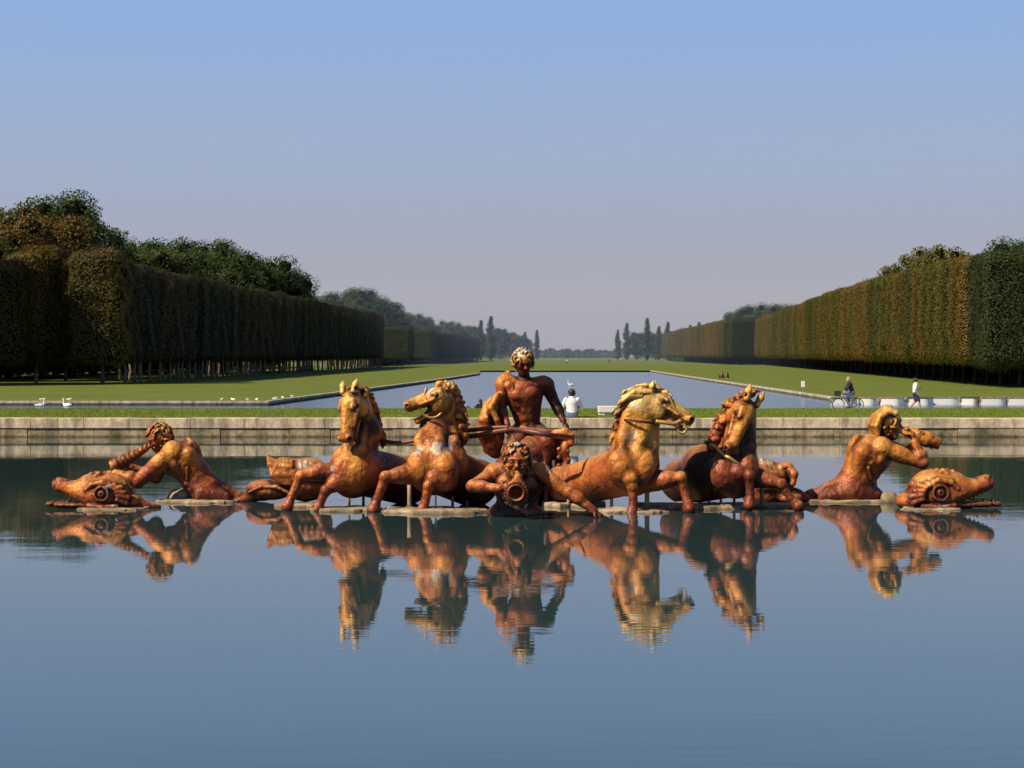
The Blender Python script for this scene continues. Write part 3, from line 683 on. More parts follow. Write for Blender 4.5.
def curls(S, p, r, n, seed, region, size=.2, k=.06, out=1.0, tail=0.5):
    """waving locks of hair: region(a, b, c) -> bool on unit directions (front, up, side)"""
    rr = random.Random(seed); got = 0; n = int(n*1.5); sc = A3(.92, .88, .80)
    S.ell(p(-.14, .24), (.93*r*out, .78*r*out, .82*r*out), p(1, 0)-p(0, 0), p(0, 1)-p(0, 0), k*r) if region(-.3, .9, .1) else None
    while got < n:
        v = nrm([rr.gauss(0, 1) for _ in range(3)])
        if not region(*v): continue
        got += 1; s0 = size*rr.uniform(.6, 1.0); b = v*sc*out + A3(-.10, .20, 0); t = nrm(np.cross(v, [rr.gauss(0, .5), .25*rr.gauss(0, 1), rr.choice((-1, 1))])); w = nrm(np.cross(v, t)); pts = []
        for i in range(6):
            q = i/5; pts.append(p(*(b + v*(.07*math.sin(q*3.1)) + t*s0*2.0*q + w*s0*.55*math.sin(q*5.5) - A3(0, tail*s0*1.6*q*q, 0))))
        S.chain(pts, [s0*r*c for c in (.30, .40, .42, .38, .28, .12)], k*r*.6)
def hand(S, w, d, n, L, curl=.5, spread=.12, thumb=1, k=None):
    """palm and five fingers; w wrist, d the way it points, n back-of-hand normal, L its length; curl bends the fingers towards the palm"""
    d = nrm(d); n = nrm(np.array(n, float) - d*np.dot(n, d)); s = np.cross(d, n)*thumb; w = np.array(w, float); k = .05*L if k is None else k
    S.ecap(w, w + d*L*.42, (.15*L, .10*L), (.215*L, .09*L), n, k*2)
    for i, (o, ln) in enumerate([(-.165, .40), (-.055, .50), (.055, .54), (.165, .48)]):
        b = w + d*L*.44 + s*o*L; dd = nrm(d + s*o*spread*6); pts = [b]; a = 0
        for j, fr in enumerate((.45, .32, .23)):
            a += curl*(.55 if j == 0 else .9); v = dd*math.cos(a) - n*math.sin(a); pts.append(pts[-1] + v*ln*L*fr)
        S.chain(pts, [.066*L, .060*L, .055*L, .045*L], k*.5)
    b = w + d*L*.12 + s*.13*L; a1 = b + (d*.55 + s*.75 - n*.25)*L*.24; a2 = a1 + (d*.85 + s*.15 - n*.45*max(.3, curl))*L*.26
    S.chain([b, a1, a2], [.10*L, .068*L, .05*L], k)
def arm(S, sh, el, wr, r, k=3.0, bulge=(0, 0, 1)):
    """shoulder to wrist with deltoid, biceps, triceps and forearm masses; r = shoulder radius"""
    sh, el, wr = (np.array(v, float) for v in (sh, el, wr)); b = nrm(bulge)
    S.ball(sh, r, k); m = sh + (el-sh)*.38
    S.cap(sh, el, r*.86, r*.60, k); S.ell(m + b*r*.22, (np.linalg.norm(el-sh)*.34, r*.62, r*.66), el-sh, b, k*.6)
    S.ell(m - b*r*.30 + (el-sh)*.12, (np.linalg.norm(el-sh)*.30, r*.5, r*.5), el-sh, b, k*.6); S.ball(el, r*.57, k*.7)
    q = el + (wr-el)*.3; S.ecap(el, wr, (r*.60, r*.60), (r*.40, r*.36), b, k*.7); S.ell(q + b*r*.12, (np.linalg.norm(wr-el)*.30, r*.66, r*.60), wr-el, b, k*.6)
def leg_h(S, hip, kn, an, r, k=3.0, front=(0, -1, 0)):
    hip, kn, an = (np.array(v, float) for v in (hip, kn, an)); f = nrm(front)
    S.cap(hip, kn, r, r*.62, k); S.ell(hip + (kn-hip)*.45 + f*r*.2, (np.linalg.norm(kn-hip)*.36, r*.8, r*.8), kn-hip, f, k)
    S.ball(kn, r*.62, k); S.cap(kn, an, r*.56, r*.34, k); S.ell(kn + (an-kn)*.32 - f*r*.15, (np.linalg.norm(an-kn)*.28, r*.58, r*.58), an-kn, f, k)
def torso(S, pel, che, shl, shr, f, r, k=4.0, flat=.72):
    """pelvis to shoulders with ribs, pectorals, belly muscles, shoulder blades; f = the way the chest faces, r = chest half width"""
    pel, che, shl, shr = (np.array(v, float) for v in (pel, che, shl, shr)); up = nrm(che-pel); f = nrm(np.array(f, float) - up*np.dot(f, up)); s = np.cross(up, f); L = np.linalg.norm(che-pel)
    S.ecap(pel, pel + up*L*.45, (r*.78, r*flat*.86), (r*.70, r*flat*.78), f, k); S.ecap(pel + up*L*.45, che, (r*.72, r*flat*.80), (r*.98, r*flat), f, k)
    S.ecap(che, che + up*r*.35, (r*.95, r*flat*.95), (r*.62, r*flat*.62), f, k)
    S.cap(che + up*r*.42, shl, r*.42, r*.40, k); S.cap(che + up*r*.42, shr, r*.42, r*.40, k)
    for q in (-1, 1):
        S.ell(che + f*r*flat*.72 + s*q*r*.42 + up*r*.10, (r*.44, r*.24, r*.36), s, up, k*.45)          # pectoral
        S.ell(che - f*r*flat*.70 + s*q*r*.48 + up*r*.16, (r*.36, r*.22, r*.46), s, up, k*.6)           # shoulder blade
        S.cap(che - f*r*flat*.1 + s*q*r*.86, pel + up*L*.42 + s*q*r*.60, r*.30, r*.14, k)               # flank
        for j in range(3): S.ell(pel + up*L*(.22 + .20*j) + f*r*flat*.72 + s*q*r*.18, (r*.17, r*.13, L*.10), s, up, k*.3)
        for j in range(3): S.cap(che + f*r*flat*.42 + s*q*r*.78 - up*(r*.22*j), che + f*r*flat*.70 + s*q*r*.48 - up*(r*(.36 + .22*j)), r*.075, r*.05, k*.3)
    S.cap(pel + up*L*.1 - f*r*flat*.82, che - f*r*flat*1.05, r*.05, r*.05, k*.6, 's')
    return up, f, s
def horse_head(S, poll, muz, up, jaw=.0, wide=1.0, ears=-.10, k=None, earu=.34):
    poll = np.array(poll, float); muz = np.array(muz, float); L = np.linalg.norm(muz-poll); f = (muz-poll)/L; u = nrm(np.array(up, float) - f*np.dot(up, f)); s = np.cross(f, u); k = .045*L if k is None else k
    p = lambda a, b, d=0.0: poll + L*(a*f + b*u + d*wide*s)
    S.ell(p(.20, -.02), (.27*L, .17*L*wide, .21*L), f, u, k*2); S.ecap(p(.25, .0), p(.84, -.055), (.155*L*wide, .175*L), (.095*L*wide, .105*L), u, k*2)
    S.ell(p(.88, -.06), (.125*L, .115*L*wide, .115*L), f, u, k*1.5)
    S.cap(p(.30, .13), p(.80, .03), .06*L, .05*L, k*2)                                   # nose bone
    a = jaw; jf = lambda t, dn: p(.28 + t*math.cos(a), -.20 - dn - t*math.sin(a))
    S.ecap(jf(0, 0), jf(.52, -.03), (.12*L*wide, .09*L), (.065*L*wide, .05*L), u, k*1.6); S.ball(jf(.56, -.03), .062*L, k)
    for q in (-1, 1):
        S.ell(p(.25, -.16, q*.115), (.20*L, .075*L, .185*L), f, u, k*1.4)                # jowl
        S.cap(p(.36, .0, q*.155), p(.68, -.05, q*.115), .035*L, .025*L, k)               # face crest
        S.cap(p(.20, .115, q*.118), p(.37, .115, q*.128), .045*L, .035*L, k)                # brow
        S.spot(p(.31, .065, q*.19), .055*L, 1.6, 'dark'); S.spot(p(.965, -.01, q*.12), .045*L, 1.6, 'dark')
        S.ball(p(.31, .065, q*.185), .055*L, k*.5, 's'); S.ball(p(.31, .065, q*.150), .052*L, .01*L)
        S.cap(p(.24, .015, q*.17), p(.38, .015, q*.165), .025*L, .02*L, k*.6)
        S.ball(p(.93, -.01, q*.085), .065*L, k); S.ell(p(.965, -.01, q*.115), (.05*L, .04*L, .035*L), f, u, k*.3, 's')
        e0 = p(.03, .14, q*.11); e1 = p(ears, earu, q*.15)
        S.chain([e0, (e0*.45+e1*.55), e1], [.06*L, .058*L, .014*L], k*.8); S.cap(e0*.6+e1*.4 + .055*L*f + .02*L*q*s, e0*.2+e1*.8 + .03*L*f, .028*L, .012*L, k*.4, 's')
        S.cap(p(.62, -.10, q*.13), p(.93, -.115, q*.09), .018*L, .018*L, k*.3, 's')       # lip line
    if jaw > .05:
        S.cap(p(.66, -.17 - .16*math.sin(a)), p(1.0, -.17 - .45*math.sin(a)), .035*L, .03*L + .30*L*math.sin(a)*.5, k*.3, 's')
        S.ell(p(.74, -.20 - .36*math.sin(a)), (.14*L, .05*L, .025*L), f, u, k*.3)         # tongue
        for q in (-1, 0, 1): S.ball(p(.955, -.155, q*.05), .024*L, .01)
    return p, f, u, s
def horse_leg(S, pts, r, k=2.5):
    """pts shoulder, elbow, knee, fetlock, hoof tip"""
    pts = [np.array(v, float) for v in pts]
    S.chain(pts[:4], [r*1.25, r*.86, r*.52, r*.40], k); S.ell(pts[0] + (pts[1]-pts[0])*.5, (np.linalg.norm(pts[1]-pts[0])*.62, r*.95, r*1.05), pts[1]-pts[0], (0, 0, 1), k)
    S.ell(pts[1] + (pts[2]-pts[1])*.3, (np.linalg.norm(pts[2]-pts[1])*.42, r*.74, r*.76), pts[2]-pts[1], (0, -.3, 1), k)
    d = nrm(pts[2]-pts[1]); S.ball(pts[2], r*.60, k*.5); S.ball(pts[2] + d*r*.18, r*.42, k*.5)
    S.cap(pts[2], pts[3], r*.42, r*.36, k*.5); S.ball(pts[3], r*.47, k*.5)
    h = nrm(pts[4]-pts[3]); S.cap(pts[3], pts[4], r*.38, r*.50, k*.4); S.cap(pts[4], pts[4] + h*r*.55, r*.54, r*.66, .5)
def locks(S, roots, dirs, L, r, n, seed, k=.8, curl=.5, droop=.25):
    """mane: wavy tapering locks from a crest polyline; dirs per root"""
    rr = random.Random(seed); R = [np.array(v, float) for v in roots]; Dd = [nrm(v) for v in dirs]
    for i in range(n):
        t = (i + rr.uniform(0, .9))/n*(len(R)-1); j = min(int(t), len(R)-2); w = t-j
        b = R[j]*(1-w) + R[j+1]*w; d = nrm(Dd[j]*(1-w) + Dd[j+1]*w + A3(rr.gauss(0, .30), rr.gauss(0, .35), rr.gauss(0, .30)))
        l = L*rr.uniform(.6, 1.2); q = nrm(np.cross(d, [rr.gauss(0, 1), rr.gauss(0, 1), rr.gauss(0, 1)])); pts = [b]
        for s in (.25, .5, .75, 1): pts.append(b + d*l*s + q*l*curl*.30*math.sin(s*4.5) - A3(0, 0, droop*l*s*s))
        S.chain(pts, [r*1.1, r*1.05, r*.85, r*.6, r*.25], k)
def ring(mb, c, ax, ra, rb, w, t, upv=(0, 0, 1), n=40):
    """strap round a neck: flat elliptical band about c, normal ax"""
    ax = nrm(ax); a = nrm(np.cross(upv, ax)); b = np.cross(ax, a); c = np.array(c, float); n0 = len(mb.v)
    for i in range(n):
        q = 2*math.pi*i/n; d = a*math.cos(q)*ra + b*math.sin(q)*rb; o = nrm(a*math.cos(q)/ra + b*math.sin(q)/rb)
        for (h, e) in ((-w/2, 0), (w/2, 0), (w/2, t), (-w/2, t)): mb.v.append(tuple(c + d + ax*h + o*e))
    for i in range(n):
        for k in range(4): mb.f.append((n0+4*i+k, n0+4*((i+1) % n)+k, n0+4*((i+1) % n)+(k+1) % 4, n0+4*i+(k+1) % 4))
def put(mb, name, m, parent, xf, smooth=True):
    mb.v = [tuple(v) for v in xf(np.array(mb.v))]; return mb.build(name, m, parent, smooth)
def fish(S, c, sx, seed, jaw=1.0, sc=1.0):
    """monstrous fish head and humped back, traced for one that faces right; c = offset of its waterline centre, sx = -1 mirrors it"""
    def q(x, y, d=0.0): return P(c[0] + sx*x*sc, c[1] + y*sc, d*sc + (c[2] if len(c) > 2 else 0))
    e = lambda x, y, d, r, fx=(1, 0, 0), k=3.0: S.ell(q(x, y, d), tuple(v*sc for v in r), (sx*fx[0], fx[1], fx[2]), (0, 0, 1), k*sc)
    e(-5, -15, 2, (31, 23, 22)); e(-13, -21, 3, (19, 18, 17)); e(9, -17, 0, (21, 18, 19), (1, 0, .05)); e(12, -25, -1, (12, 13, 10), (1, 0, -.3)); e(-28, -6, 4, (20, 18, 11))
    S.ecap(q(6, -13), q(41, -23.5, -2), (19*sc, 16*sc), (11*sc, 8.2*sc), (0, 0, 1), 4*sc); S.ball(q(44, -26, -2), 6.5*sc, 3*sc); S.ell(q(48, -25, -2), (3.5*sc, 8*sc, 6*sc), (1, 0, 0), (0, 0, 1), 2*sc)
    S.ell(q(27, -33, -2), (7*sc, 14*sc, 2.6*sc), (sx, 0, -.35), (0, 0, 1), 3*sc, 's')
    for d in (-6, 4): S.cap(q(36, -28, d), q(45, -30.5, d), 2.6*sc, 2.8*sc, 1.5*sc); S.ball(q(46.5, -31, d-1), 1.3*sc, .5*sc, 's')
    S.ecap(q(2, -3.0), q(46, -3.2, -2), (17*sc, 5.0*sc), (11*sc, 3.2*sc), (0, 0, 1), 2.5*sc); S.ell(q(53, -3.5, -2), (6*sc, 8*sc, 3*sc), (1, 0, 0), (0, 0, 1), 2*sc)
    # open mouth: a dark wedge rising to the hooked snout, ragged teeth along it
    S.ecap(q(19, -6.6, -4), q(60, -15.2, -4), (27*sc, 1.0*sc), (30*sc, 7.8*sc), (0, 0, 1), 1.0*sc, 's')
    for i in range(6):
        t = i/5; x = 24 + 22*t
        for d in (-12 + 4*t, 8 - 4*t):
            S.cap(q(x, -13.5 - 9.0*t, d*.92), q(x+.8, -7.2 - 10.6*t, d*.92), 1.7*sc, .6*sc, 1.0*sc)
            if i % 2: S.cap(q(x+4, -4.5, d*.8), q(x+4.5, -8.2, d*.8), 1.7*sc, .6*sc, 1.2*sc)
    S.spot(q(46, -11, 0), 8*sc, 1.2, 'dark')
    # eye in a raised ring, brow over it
    for dd in (-1, 1):
        d = 2 - 22.6*dd
        for i in range(18):
            a = i/18*6.283; S.ball(q(-7 + 7.4*math.cos(a), -16 + 7.4*math.sin(a), d - .2*dd), 1.6*sc, 1.6*sc)
        S.ell(q(-7, -16, d - .6*dd), (6.6*sc, 1.7*sc, 6.6*sc), (1, 0, 0), (0, 0, 1), .6*sc, 's'); S.ball(q(-7, -16, d + 1.0*dd), 4.4*sc, 1.0*sc); S.ball(q(-7, -16, d - 3.2*dd), 1.5*sc, .3*sc, 's'); S.spot(q(-7, -16, d - 3.0*dd), 2.2*sc, 1.3, 'dark')
        S.chain([q(-19, -23, d*.86), q(-8, -28, d*.88), q(4, -26, d*.88), q(11, -20, d*.90)], [2.2*sc, 3.6*sc, 3.0*sc, 1.6*sc], 1.8*sc)
        # gill frill: overlapping leafy ridges
        for i in range(6):
            a = -.2 + i*.36; r0, r1 = 15, 27 + 2*(i % 2)
            S.cap(q(-14 - r0*math.cos(a)*.7, -12 - r0*math.sin(a)*.8, d*.92), q(-14 - r1*math.cos(a)*.72, -9 - r1*math.sin(a)*.60, d*.74), 2.6*sc, 3.4*sc, 1.6*sc)
        S.chain([q(8, -12, d*.86), q(18, -15, d*.74), q(30, -20, d*.52), q(40, -25, d*.42)], [2.0*sc, 2.2*sc, 1.8*sc, 1.2*sc], 1.2*sc)
        S.chain([q(-24, -2, d*.86), q(-8, -1, d*.96), q(8, -3, d*.86)], [3*sc, 3.2*sc, 2.5*sc], 1.5*sc)
    rr = random.Random(seed)
    for i in range(9):   # crest of curling fronds along the crown
        t = i/8; b = q(12 - 40*t, -32 + 12*t*t - 3*math.sin(t*3.1), rr.uniform(-5, 5)); S.chain([b, b + A3(-sx*3*sc, rr.uniform(-2, 2), 3.0*sc), b + A3(-sx*7*sc, rr.uniform(-3, 3), 1.5*sc)], [3.8*sc, 3.2*sc, 1.8*sc], 2.0*sc)
# ------------------------------------------------------------------ the fountain group
VX = .8
HG = 'rearing horses of the fountain team'; TG = 'mermen blowing shell horns round the fountain'; FG = 'monstrous fish of the fountain'
def post(mb, x, y0, y1, d, r=1.6): mb.tube([P(x, y0, d), P(x, (y0+y1)/2, d), P(x, y1, d)], [r, r*.9, r], 8)
def post1(t, xf, *a):
    mb = MB(); post(mb, *a); put(mb, 'support_post', M['rock'], t, xf)
# --- horse 1: far left, head turned to the viewer and tucked down
t, xf = figure('horse_statue', 355, 509); tag(t, 'leftmost rearing horse, tall pricked ear, face turned down towards the viewer', 'horse statue', HG)
S = Sculpt(3.0); S.floor = -511
S.ecap(P(354, 470, 4), P(402, 486, 74), (24, 24), (25, 25), (0, 0, 1), 6); S.ell(P(352, 472, 0), (22, 22, 26), (1, 0, 0), (0, 0, 1), 8)
S.ell(P(404, 482, 84), (26, 26, 22), (1, 0, 0), (0, 0, 1), 6)
S.ecap(P(355, 464, 4), P(367, 432, 14), (19, 22), (12.5, 15), (-.5, -1, 0), 7); S.ecap(P(367, 434, 14), P(360, 399, 4), (13, 15), (8.5, 10), (-.3, -1, 0), 5)
for x, d in ((343, -12), (362, -12)): S.ell(P(x, 470, d), (11, 11, 15), (1, 0, 0), (0, 0, 1), 2.5)
S.chain([P(356, 424, 0), P(350, 446, -8), P(347, 466, -16)], [3.6, 4.2, 3.2], 5); S.chain([P(364, 428, -1), P(361, 448, -12), P(357, 468, -18)], [3.6, 4.2, 3.2], 5)
horse_head(S, P(354, 393, -10), P(346, 440, -30), P(-.75, -.1, -1.0), .12, 1.25, -.22, None, .16)
horse_leg(S, [P(341, 474, -6), P(322, 471, -14), P(303, 475, -20), P(294, 495, -19), P(291.5, 501, -20)], 9.5)
horse_leg(S, [P(350, 478, -10), P(337, 482, -17), P(328, 489, -21), P(322.5, 501, -21), P(321, 505, -22)], 9.5)
for c, r in ((P(352, 438, -20), 5), (P(360, 470, -16), 7), (P(335, 468, -18), 5)): S.spot(c, r)
S.spot(P(380, 474, 20), 26, 1.3, 'dark'); S.spot(P(370, 428, 6), 16, 1.3, 'dark'); S.spot(P(372, 450, 6), 14, 1.3, 'dark'); S.spot(P(360, 494, -4), 16, 1.3, 'dark')  # shade painted on flank, right of the neck and belly
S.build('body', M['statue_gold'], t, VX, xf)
H = Sculpt(.8); locks(H, [P(354, 390, -4), P(363, 396, 6), P(371, 416, 18), P(376, 438, 22)], [P(-.2, -1, -.3), P(.8, -.4, .3), P(1, .5, .2), P(.8, .8, 0)], 10, 3.8, 34, 1, 1.4, 1.1)
locks(H, [P(352, 391, -6), P(346, 396, -14)], [P(-.5, -.6, -.8), P(-.5, .5, -.9)], 8, 2.2, 6, 2); H.build('mane', M['statue_red'], t, VX, xf)
for x, d in ((347, 24), (361, 30), (369, 48)): post1(t, xf, x, 488, 511, d)
# --- horse 2: head turned left, mouth open
t, xf = figure('horse_statue', 435, 510); tag(t, 'rearing horse with open mouth, head turned left towards the tall-eared horse', 'horse statue', HG)
S = Sculpt(3.0); S.floor = -512
S.ecap(P(435, 468, 4), P(472, 488, 70), (25, 25), (25, 25), (0, 0, 1), 6); S.ell(P(434, 467, -2), (26, 23, 27), (1, 0, 0), (0, 0, 1), 8); S.ell(P(474, 486, 80), (26, 26, 22), (1, 0, 0), (0, 0, 1), 6)
S.ecap(P(436, 460, 2), P(437, 430, 0), (18, 22), (12, 16), (-1, -.4, 0), 8); S.ecap(P(437, 432, 0), P(445, 402, 0), (12, 16), (10, 13), (-1, -.4, 0), 5)
for x, d in ((421, -16), (446, -17)): S.ell(P(x, 467, d), (14, 11, 17), (1, 0, .15), (0, 0, 1), 2.5)
S.chain([P(428, 417, 0), P(420, 440, -6), P(422, 460, -14)], [4.0, 4.4, 3.2], 5.5); S.chain([P(440, 420, -5), P(440, 440, -12), P(436, 462, -18)], [3.6, 4.0, 3.2], 5.5); S.chain([P(452, 420, 1), P(455, 442, -8), P(452, 460, -14)], [4.0, 4.4, 3.2], 5.5)
S.ell(P(458, 462, -4), (10, 14, 18), (1, 0, 0), (0, 0, 1), 4)
horse_head(S, P(449, 394, -4), P(404.5, 404.5, -14), P(-.2, -1, -.15), .46, 1.22, -.04, None, .28)
horse_leg(S, [P(417, 472, -10), P(403, 474, -18), P(387, 475.5, -23), P(379, 497, -22), P(377, 503, -23)], 10)
horse_leg(S, [P(446, 478, -14), P(435, 477, -21), P(430, 484, -24), P(426, 501, -23), P(424, 507, -24)], 10)
for c, r, v in ((P(417, 449, -18), 9, 1.2), (P(437, 446, -20), 9, 1.3), (P(448, 446, -17), 9, 1.2), (P(432, 392, -14), 6, 1), (P(436, 470, -22), 9, .7)): S.spot(c, r, v)
S.spot(P(474, 484, 20), 30, 1.3, 'dark'); S.spot(P(462, 458, 10), 16, 1.1, 'dark'); S.spot(P(440, 498, 0), 15, 1.3, 'dark'); S.spot(P(398, 475, -20), 4, 1)  # dark spots paint the shaded right flank and belly
S.build('body', M['statue_gold'], t, VX, xf)
H = Sculpt(.8); locks(H, [P(441, 386, -4), P(450, 390, 0), P(456, 402, 2), P(459, 420, 2), P(460, 436, 2)], [P(.2, -1, -.2), P(1, -.5, 0), P(1, .1, 0), P(1, .6, 0), P(.8, 1, 0)], 9, 4.0, 36, 3, 1.3, 1.4)
H.build('mane', M['statue_red'], t, VX, xf)
mb = MB(); ring(mb, P(440, 422, 1), P(-.10, 1, -.1), 13.5, 17.0, 2.6, 1.0, (0, 1, 0)); put(mb, 'neck_strap', M['strap'], t, xf, False)
mb = MB(); mb.tube([xf(v)[0] for v in bez([P(427, 387, -11), P(424, 397, -13), P(420, 408, -14), P(427, 416, -13), P(438, 416, -13), P(448, 404, -10)])], .022, 6); mb.build('bridle', M['goldstrap'], t, True)
for a in ((409, 478, 512, 10, 2.4), (452, 492, 512, 20), (466, 492, 512, 40)): post1(t, xf, *a)
# --- horse 3: profile to the right
t, xf = figure('horse_statue', 632, 511); tag(t, 'golden rearing horse in profile facing right with flat swept-back mane', 'horse statue', HG)
S = Sculpt(3.0); S.floor = -513
S.ecap(P(630, 470, 4), P(584, 487, 58), (25, 25), (23, 22), (0, 0, 1), 6); S.ell(P(633, 468, 0), (23, 23, 27), (1, 0, 0), (0, 0, 1), 8); S.ell(P(570, 488, 72), (26, 24, 20), (1, 0, 0), (0, 0, 1), 6)
S.ecap(P(634, 462, 2), P(641, 408, 0), (20, 25), (12, 18), (1, 0, 0), 7); S.ecap(P(641, 410, 0), P(652, 396, 0), (12, 17), (9, 12), (1, .4, 0), 6)
S.ell(P(620, 466, -17), (14, 10, 18), (1, 0, 0), (0, 0, 1), 2.5); S.ell(P(643, 466, -14), (13, 12, 18), (1, 0, 0), (0, 0, 1), 2.5)
S.chain([P(650, 414, -2), P(640, 438, -12), P(634, 458, -18)], [3.6, 4.4, 3.6], 5.5); S.chain([P(655, 420, 1), P(653, 445, -4), P(648, 464, -11)], [3.2, 4.0, 3.2], 5.5); S.chain([P(628, 412, -4), P(622, 436, -10), P(620, 456, -16)], [4.0, 4.8, 4.0], 5.5)
horse_head(S, P(648, 397, -1), P(694, 419, -10), P(.42, -.9, -.10), .16, 1.1, -.02)
horse_leg(S, [P(624, 472, -12), P(629, 477, -20), P(631, 485, -23), P(632, 502, -22), P(631, 508, -24)], 10)
horse_leg(S, [P(648, 480, -4), P(664, 479, -14), P(679, 476, -19), P(684, 493, -18), P(686, 502, -20)], 10)
for c, r, v in ((P(629, 436, -19), 11, .95), (P(636, 405, -12), 8, .8)): S.spot(c, r, v)
S.build('body', M['statue_gold'], t, VX, xf)
H = Sculpt(.8)
for i, (x0, y0, x1, y1, d) in enumerate([(655, 393, 626, 391, -5), (648, 392, 620, 397, -8), (658, 390, 634, 386.5, -2), (640, 396, 617, 402, -9), (662, 391, 644, 385.5, 0), (640, 394, 616, 407, 0), (636, 400, 614, 412, -4), (650, 390, 622, 392, 4)]):
    H.chain([P(x0, y0, d), P((x0+x1)/2, (y0+y1)/2 - 2.6, d-1.5), P(x1+3, y1, d-1), P(x1, y1+3, d)], [3.2, 3.0, 2.2, 1.0], .9)
locks(H, [P(626, 400, 0), P(620, 418, 0), P(614, 438, 2)], [P(-1, .2, 0), P(-1, .6, 0), P(-.8, 1, 0)], 8, 2.4, 12, 8); H.chain([P(658, 393, -4), P(666, 392, -6), P(671, 396, -8)], [2.6, 2.2, 1.2], 1)
H.build('mane', M['statue_gold'], t, VX, xf)
mb = MB(); ring(mb, P(638.5, 421, 0), P(-.10, 1, 0), 17, 19.5, 2.6, 1.0, (0, 1, 0)); put(mb, 'neck_strap', M['strap'], t, xf, False)
mb = MB(); mb.tube([xf(v)[0] for v in bez([P(655, 421, -12), P(664, 422, -14), P(673, 423, -14), P(680, 420, -13)])], .04, 6); mb.torus(xf(P(681, 428, -13))[0], (.2, 1, 0), .075, .02, 20, 6)
mb.tube([xf(v)[0] for v in bez([P(668, 396, -10), P(672, 404, -12), P(677, 413, -12), P(681, 420, -11)])], .02, 6); mb.build('bridle', M['goldstrap'], t, True)
for a in ((648, 482, 512, 14, 2.8), (613, 492, 512, 26, 2.0), (570, 500, 512, 50)): post1(t, xf, *a)
# --- horse 4: right, head hanging to the left, dark flank
t, xf = figure('horse_statue', 738, 509); tag(t, 'rightmost rearing horse, dark shaded flank, head bowed and ragged mane', 'horse statue', HG)
S = Sculpt(3.0); S.floor = -511
S.ecap(P(734, 472, 4), P(694, 486, 70), (24, 25), (25, 24), (0, 0, 1), 6); S.ell(P(737, 470, 0), (20, 22, 27), (1, 0, 0), (0, 0, 1), 8); S.ell(P(690, 486, 82), (24, 26, 22), (1, 0, 0), (0, 0, 1), 6); S.ell(P(706, 470, 34), (22, 24, 24), (1, 0, 0), (0, 0, 1), 8)
S.ecap(P(735, 464, 4), P(744, 410, 2), (19, 23), (10, 15), (-1, -.7, 0), 7)
S.ell(P(722, 474, -14), (13, 11, 17), (1, 0, 0), (0, 0, 1), 3); S.ell(P(745, 468, -14), (11, 11, 17), (1, 0, 0), (0, 0, 1), 3)
S.chain([P(730, 432, 0), P(722, 452, -4), P(720, 470, -12)], [4.0, 4.8, 3.2], 5.5); S.chain([P(750, 422, -2), P(750, 446, -8), P(746, 466, -14)], [4.0, 4.4, 3.2], 5.5)
p_, f_, u_, s_ = horse_head(S, P(746, 401, -8), P(728, 452, -26), P(.62, -.1, -1.0), .06, 1.1, -.24, None, .18)
horse_leg(S, [P(726, 482, -8), P(735, 471, -18), P(746, 474, -23), P(747.5, 492, -21), P(747, 498, -22)], 9.5)
horse_leg(S, [P(748, 476, -4), P(766, 479, -12), P(779, 483, -18), P(788, 497, -17), P(792, 501, -18)], 9)
S.spot(P(706, 474, 12), 30, 1.4, 'dark'); S.spot(P(686, 486, 40), 30, 1.3, 'dark'); S.spot(P(754, 440, 2), 20, 1.3, 'dark'); S.spot(P(752, 474, 2), 14, 1.2, 'dark'); S.spot(P(714, 448, 6), 6, 1)  # dark spots put shade into the flank and neck colour
S.spot(P(686, 466, 36), 7, 1.1)
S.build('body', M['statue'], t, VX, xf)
H = Sculpt(.8); locks(H, [P(744, 397, -4), P(732, 406, -4), P(724, 420, -4), P(717, 436, 0), P(714, 452, 2)], [P(.3, -1, -.2), P(-.8, -.7, -.2), P(-1, -.1, -.2), P(-1, .3, 0), P(-1, .8, 0)], 10, 3.6, 36, 4, 1.3, 1.2)
locks(H, [P(744, 398, -10), P(752, 394, -6)], [P(.1, -1, -.5), P(.8, -.8, -.2)], 9, 2.4, 8, 5); H.build('mane', M['statue_red'], t, VX, xf)
mb = MB(); mb.tube([xf(v)[0] for v in bez([P(706, 442, 10), P(714, 446, -10), P(722, 454, -17), P(728, 457, -22), P(738, 462, -20), P(750, 448, -10)])], .035, 6, (xf(A3(0, 1, 0))[0] - xf(A3(0, 0, 0))[0], .6)); mb.build('neck_strap', M['goldstrap'], t, True)
for a in ((712, 488, 511, 30), (723, 488, 511, 20), (737, 488, 511, 24), (763, 478, 511, 8, 2.6)): post1(t, xf, *a)
# --- driver
t, xf = figure('driver_statue', 528, 503); tag(t, 'seated nude driver statue with curly wreathed hair holding the reins', 'statue')
S = Sculpt(3.0)
torso(S, P(529, 432, 2), P(524, 394, -5), P(509, 381, -5), P(543, 382, -3), P(.12, .15, -1), 17.2, 4, .70)
S.cap(P(525, 384, -4), P(523.5, 371, -7), 6, 5.5, 3); p = head(S, P(523, 361.5, -11), P(.28, .45, -1), P(.05, -1, -.35), 11.4)
arm(S, P(504, 384, -4), P(501, 408, -9), P(507, 424, -19), 8.8, 3, P(-.3, 0, -1)); hand(S, P(507, 424, -19), P(.15, 1, -.25), P(-.4, 0, -1), 14, 1.0, .05, -1)
arm(S, P(546, 385, 2), P(557, 407, 4), P(563, 420, -4), 8.3, 3, P(.3, 0, -1)); hand(S, P(563, 420, -4), P(.7, .9, -.3), P(.5, -1, -.3), 13, .45, .1, 1)
leg_h(S, P(537, 434, -2), P(546, 441, -27), P(545, 468, -25), 11, 3); leg_h(S, P(520, 434, -2), P(513, 446, -26), P(512, 472, -22), 11, 3)
S.ecap(P(545, 470, -25), P(546, 474, -36), (4.5, 3.5), (4.5, 2.4), (0, 0, 1), 2)
